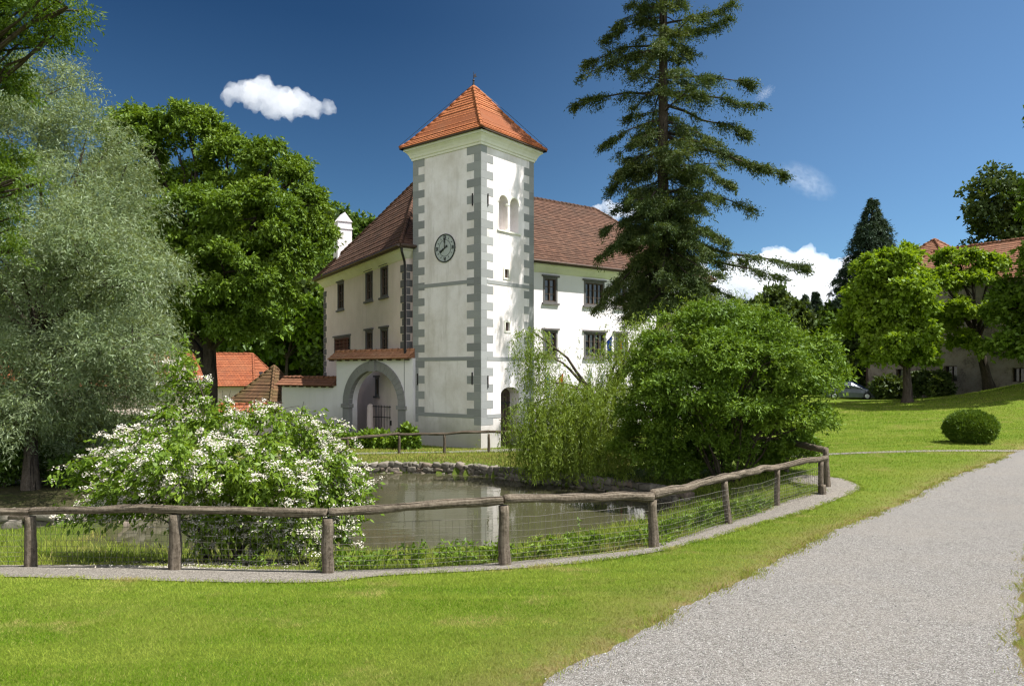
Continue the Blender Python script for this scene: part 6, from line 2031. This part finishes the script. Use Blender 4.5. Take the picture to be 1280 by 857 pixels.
flag('red and yellow flag showing through the willow beside the tower', fa, fa + hw_r.n * 1.1 + np.array((0, 0, .8)), 1.3, .5, mat_flag('red_yellow_flag', [(0, (.5, .08, .03)), (.5, (.6, .4, .03))], 0), 4)

# ------------------------------------------------------------------ clouds
def cloud(label, puffs, seed, dens, detail):
    """billowing closed surface filled with a dense even white volume"""
    import bmesh
    rs_ = np.random.default_rng(seed)
    b = bmesh.new()
    lo = np.min([np.array(c) - r for c, r in puffs], 0); hi = np.max([np.array(c) + r for c, r in puffs], 0)
    for c, r in puffs:
        r_ = bmesh.ops.create_icosphere(b, subdivisions=3, radius=1.0)
        for v in r_['verts']: v.co = Vector((v.co.x * r, v.co.y * r, v.co.z * r * .92)) + Vector(np.asarray(c, float).tolist())
    me = bpy.data.meshes.new('cloud'); b.to_mesh(me); b.free()
    o = bpy.data.objects.new('tmp', me); COL.objects.link(o)
    md = o.modifiers.new('r', 'REMESH'); md.mode = 'VOXEL'; md.voxel_size = detail
    dg = bpy.context.evaluated_depsgraph_get(); dg.update()
    me2 = bpy.data.meshes.new_from_object(o.evaluated_get(dg)); bpy.data.objects.remove(o)
    n = len(me2.vertices); co = np.empty(n * 3, np.float32); me2.vertices.foreach_get('co', co); co = co.reshape(-1, 3)
    nr = np.empty(n * 3, np.float32); me2.vertices.foreach_get('normal', nr); nr = nr.reshape(-1, 3)
    S = float(np.mean([r for _, r in puffs]))
    disp = np.array([mnoise.fractal(Vector((p / S * 1.6 + seed).tolist()), 0.75, 2.1, 7) for p in co]) * S * .34
    co = co + nr * disp[:, None]
    me2.vertices.foreach_set('co', co.astype(np.float32).ravel()); me2.update()
    t = NT('cloud_' + str(seed))
    v = t.n('ShaderNodeVolumePrincipled'); v.inputs['Density'].default_value = dens; v.inputs['Color'].default_value = (1, 1, 1, 1); v.inputs['Anisotropy'].default_value = .2
    t.l(v.outputs[0], t.out.inputs['Volume'])
    ctr = (lo + hi) / 2
    o = link_mesh('cloud', me2, t.m, None, ctr.tolist())
    set_props(o, label, 'cloud', 'clouds')


def puffs(spec, Y, seed, yj=.5):
    rs_ = np.random.default_rng(seed); out = []
    for px, py, r in spec:
        R_ = r * Y / F
        out.append((W(px, py, Y) + np.array((0, rs_.uniform(-yj, yj) * R_, 0)), R_))
    return out


cloud('small lone white cloud left of the tower roof', puffs([(292, 116, 13), (308, 112, 15), (328, 116, 19), (350, 124, 20), (372, 130, 18), (392, 136, 13), (410, 134, 9), (318, 126, 15), (340, 134, 16), (362, 140, 12), (284, 122, 9)], 1500, 1), 1, .022, 3.5)
cloud('large white cumulus cloud low over the trees at the right', puffs([(925, 345, 26), (950, 338, 22), (975, 330, 22), (1000, 335, 24), (1022, 340, 22), (1045, 340, 20), (1060, 345, 24), (960, 365, 34), (1000, 370, 36), (1040, 370, 34), (910, 365, 26), (880, 360, 24), (1080, 365, 30), (985, 350, 28), (855, 350, 18), (875, 338, 14), (1100, 380, 30)], 3000, 2), 2, .014, 9)
cloud('small cloud tip beside the manor roof ridge', puffs([(748, 262, 8), (760, 258, 9), (774, 262, 10), (790, 268, 12), (765, 268, 10)], 2200, 3), 3, .02, 5)

def wisp(label, px, py, Y, rx, ry, ang, seed, dens):
    """thin uneven veil: density fades to nothing inside a flattened shell"""
    import bmesh
    b = bmesh.new(); bmesh.ops.create_icosphere(b, subdivisions=3, radius=1.0)
    me = bpy.data.meshes.new('cloud'); b.to_mesh(me); b.free()
    o = bpy.data.objects.new('cloud', me); COL.objects.link(o)
    o.location = W(px, py, Y).tolist(); o.scale = (rx * Y / F, rx * Y / F * .8, ry * Y / F); o.rotation_euler = (0, rad(ang), 0)
    t = NT('wisp_' + str(seed))
    v = t.n('ShaderNodeVolumePrincipled'); v.inputs['Color'].default_value = (1, 1, 1, 1)
    ln = t.n('ShaderNodeVectorMath', operation='LENGTH'); t.l(t.n('ShaderNodeTexCoord').outputs['Object'], ln.inputs[0])
    fo = t.n('ShaderNodeMapRange'); fo.inputs['From Min'].default_value = 1.0; fo.inputs['From Max'].default_value = .2; t.l(ln.outputs['Value'], fo.inputs['Value'])
    mp = t.n('ShaderNodeMapping'); mp.inputs['Location'].default_value = (seed, 0, 0); mp.inputs['Scale'].default_value = (1.6, 1.6, .9); t.l(t.n('ShaderNodeTexCoord').outputs['Object'], mp.inputs[0])
    nz = t.noise(mp.outputs[0], 2.0, 5, .65, 1.2)
    d = t.math('MULTIPLY', t.math('MULTIPLY', fo.outputs[0], t.fr(nz, .42, .72)), dens)
    t.l(d, v.inputs['Density']); t.l(v.outputs[0], t.out.inputs['Volume'])
    me.materials.append(t.m)
    set_props(o, label, 'cloud', 'clouds')


wisp('thin wisp of cloud high at the right, above the long conifer branch', 1008, 226, 2500, 44, 16, 30, 5, .007)
wisp('tiny wisp of cloud beside the upper conifer branches', 956, 117, 2500, 16, 8, -35, 6, .012)
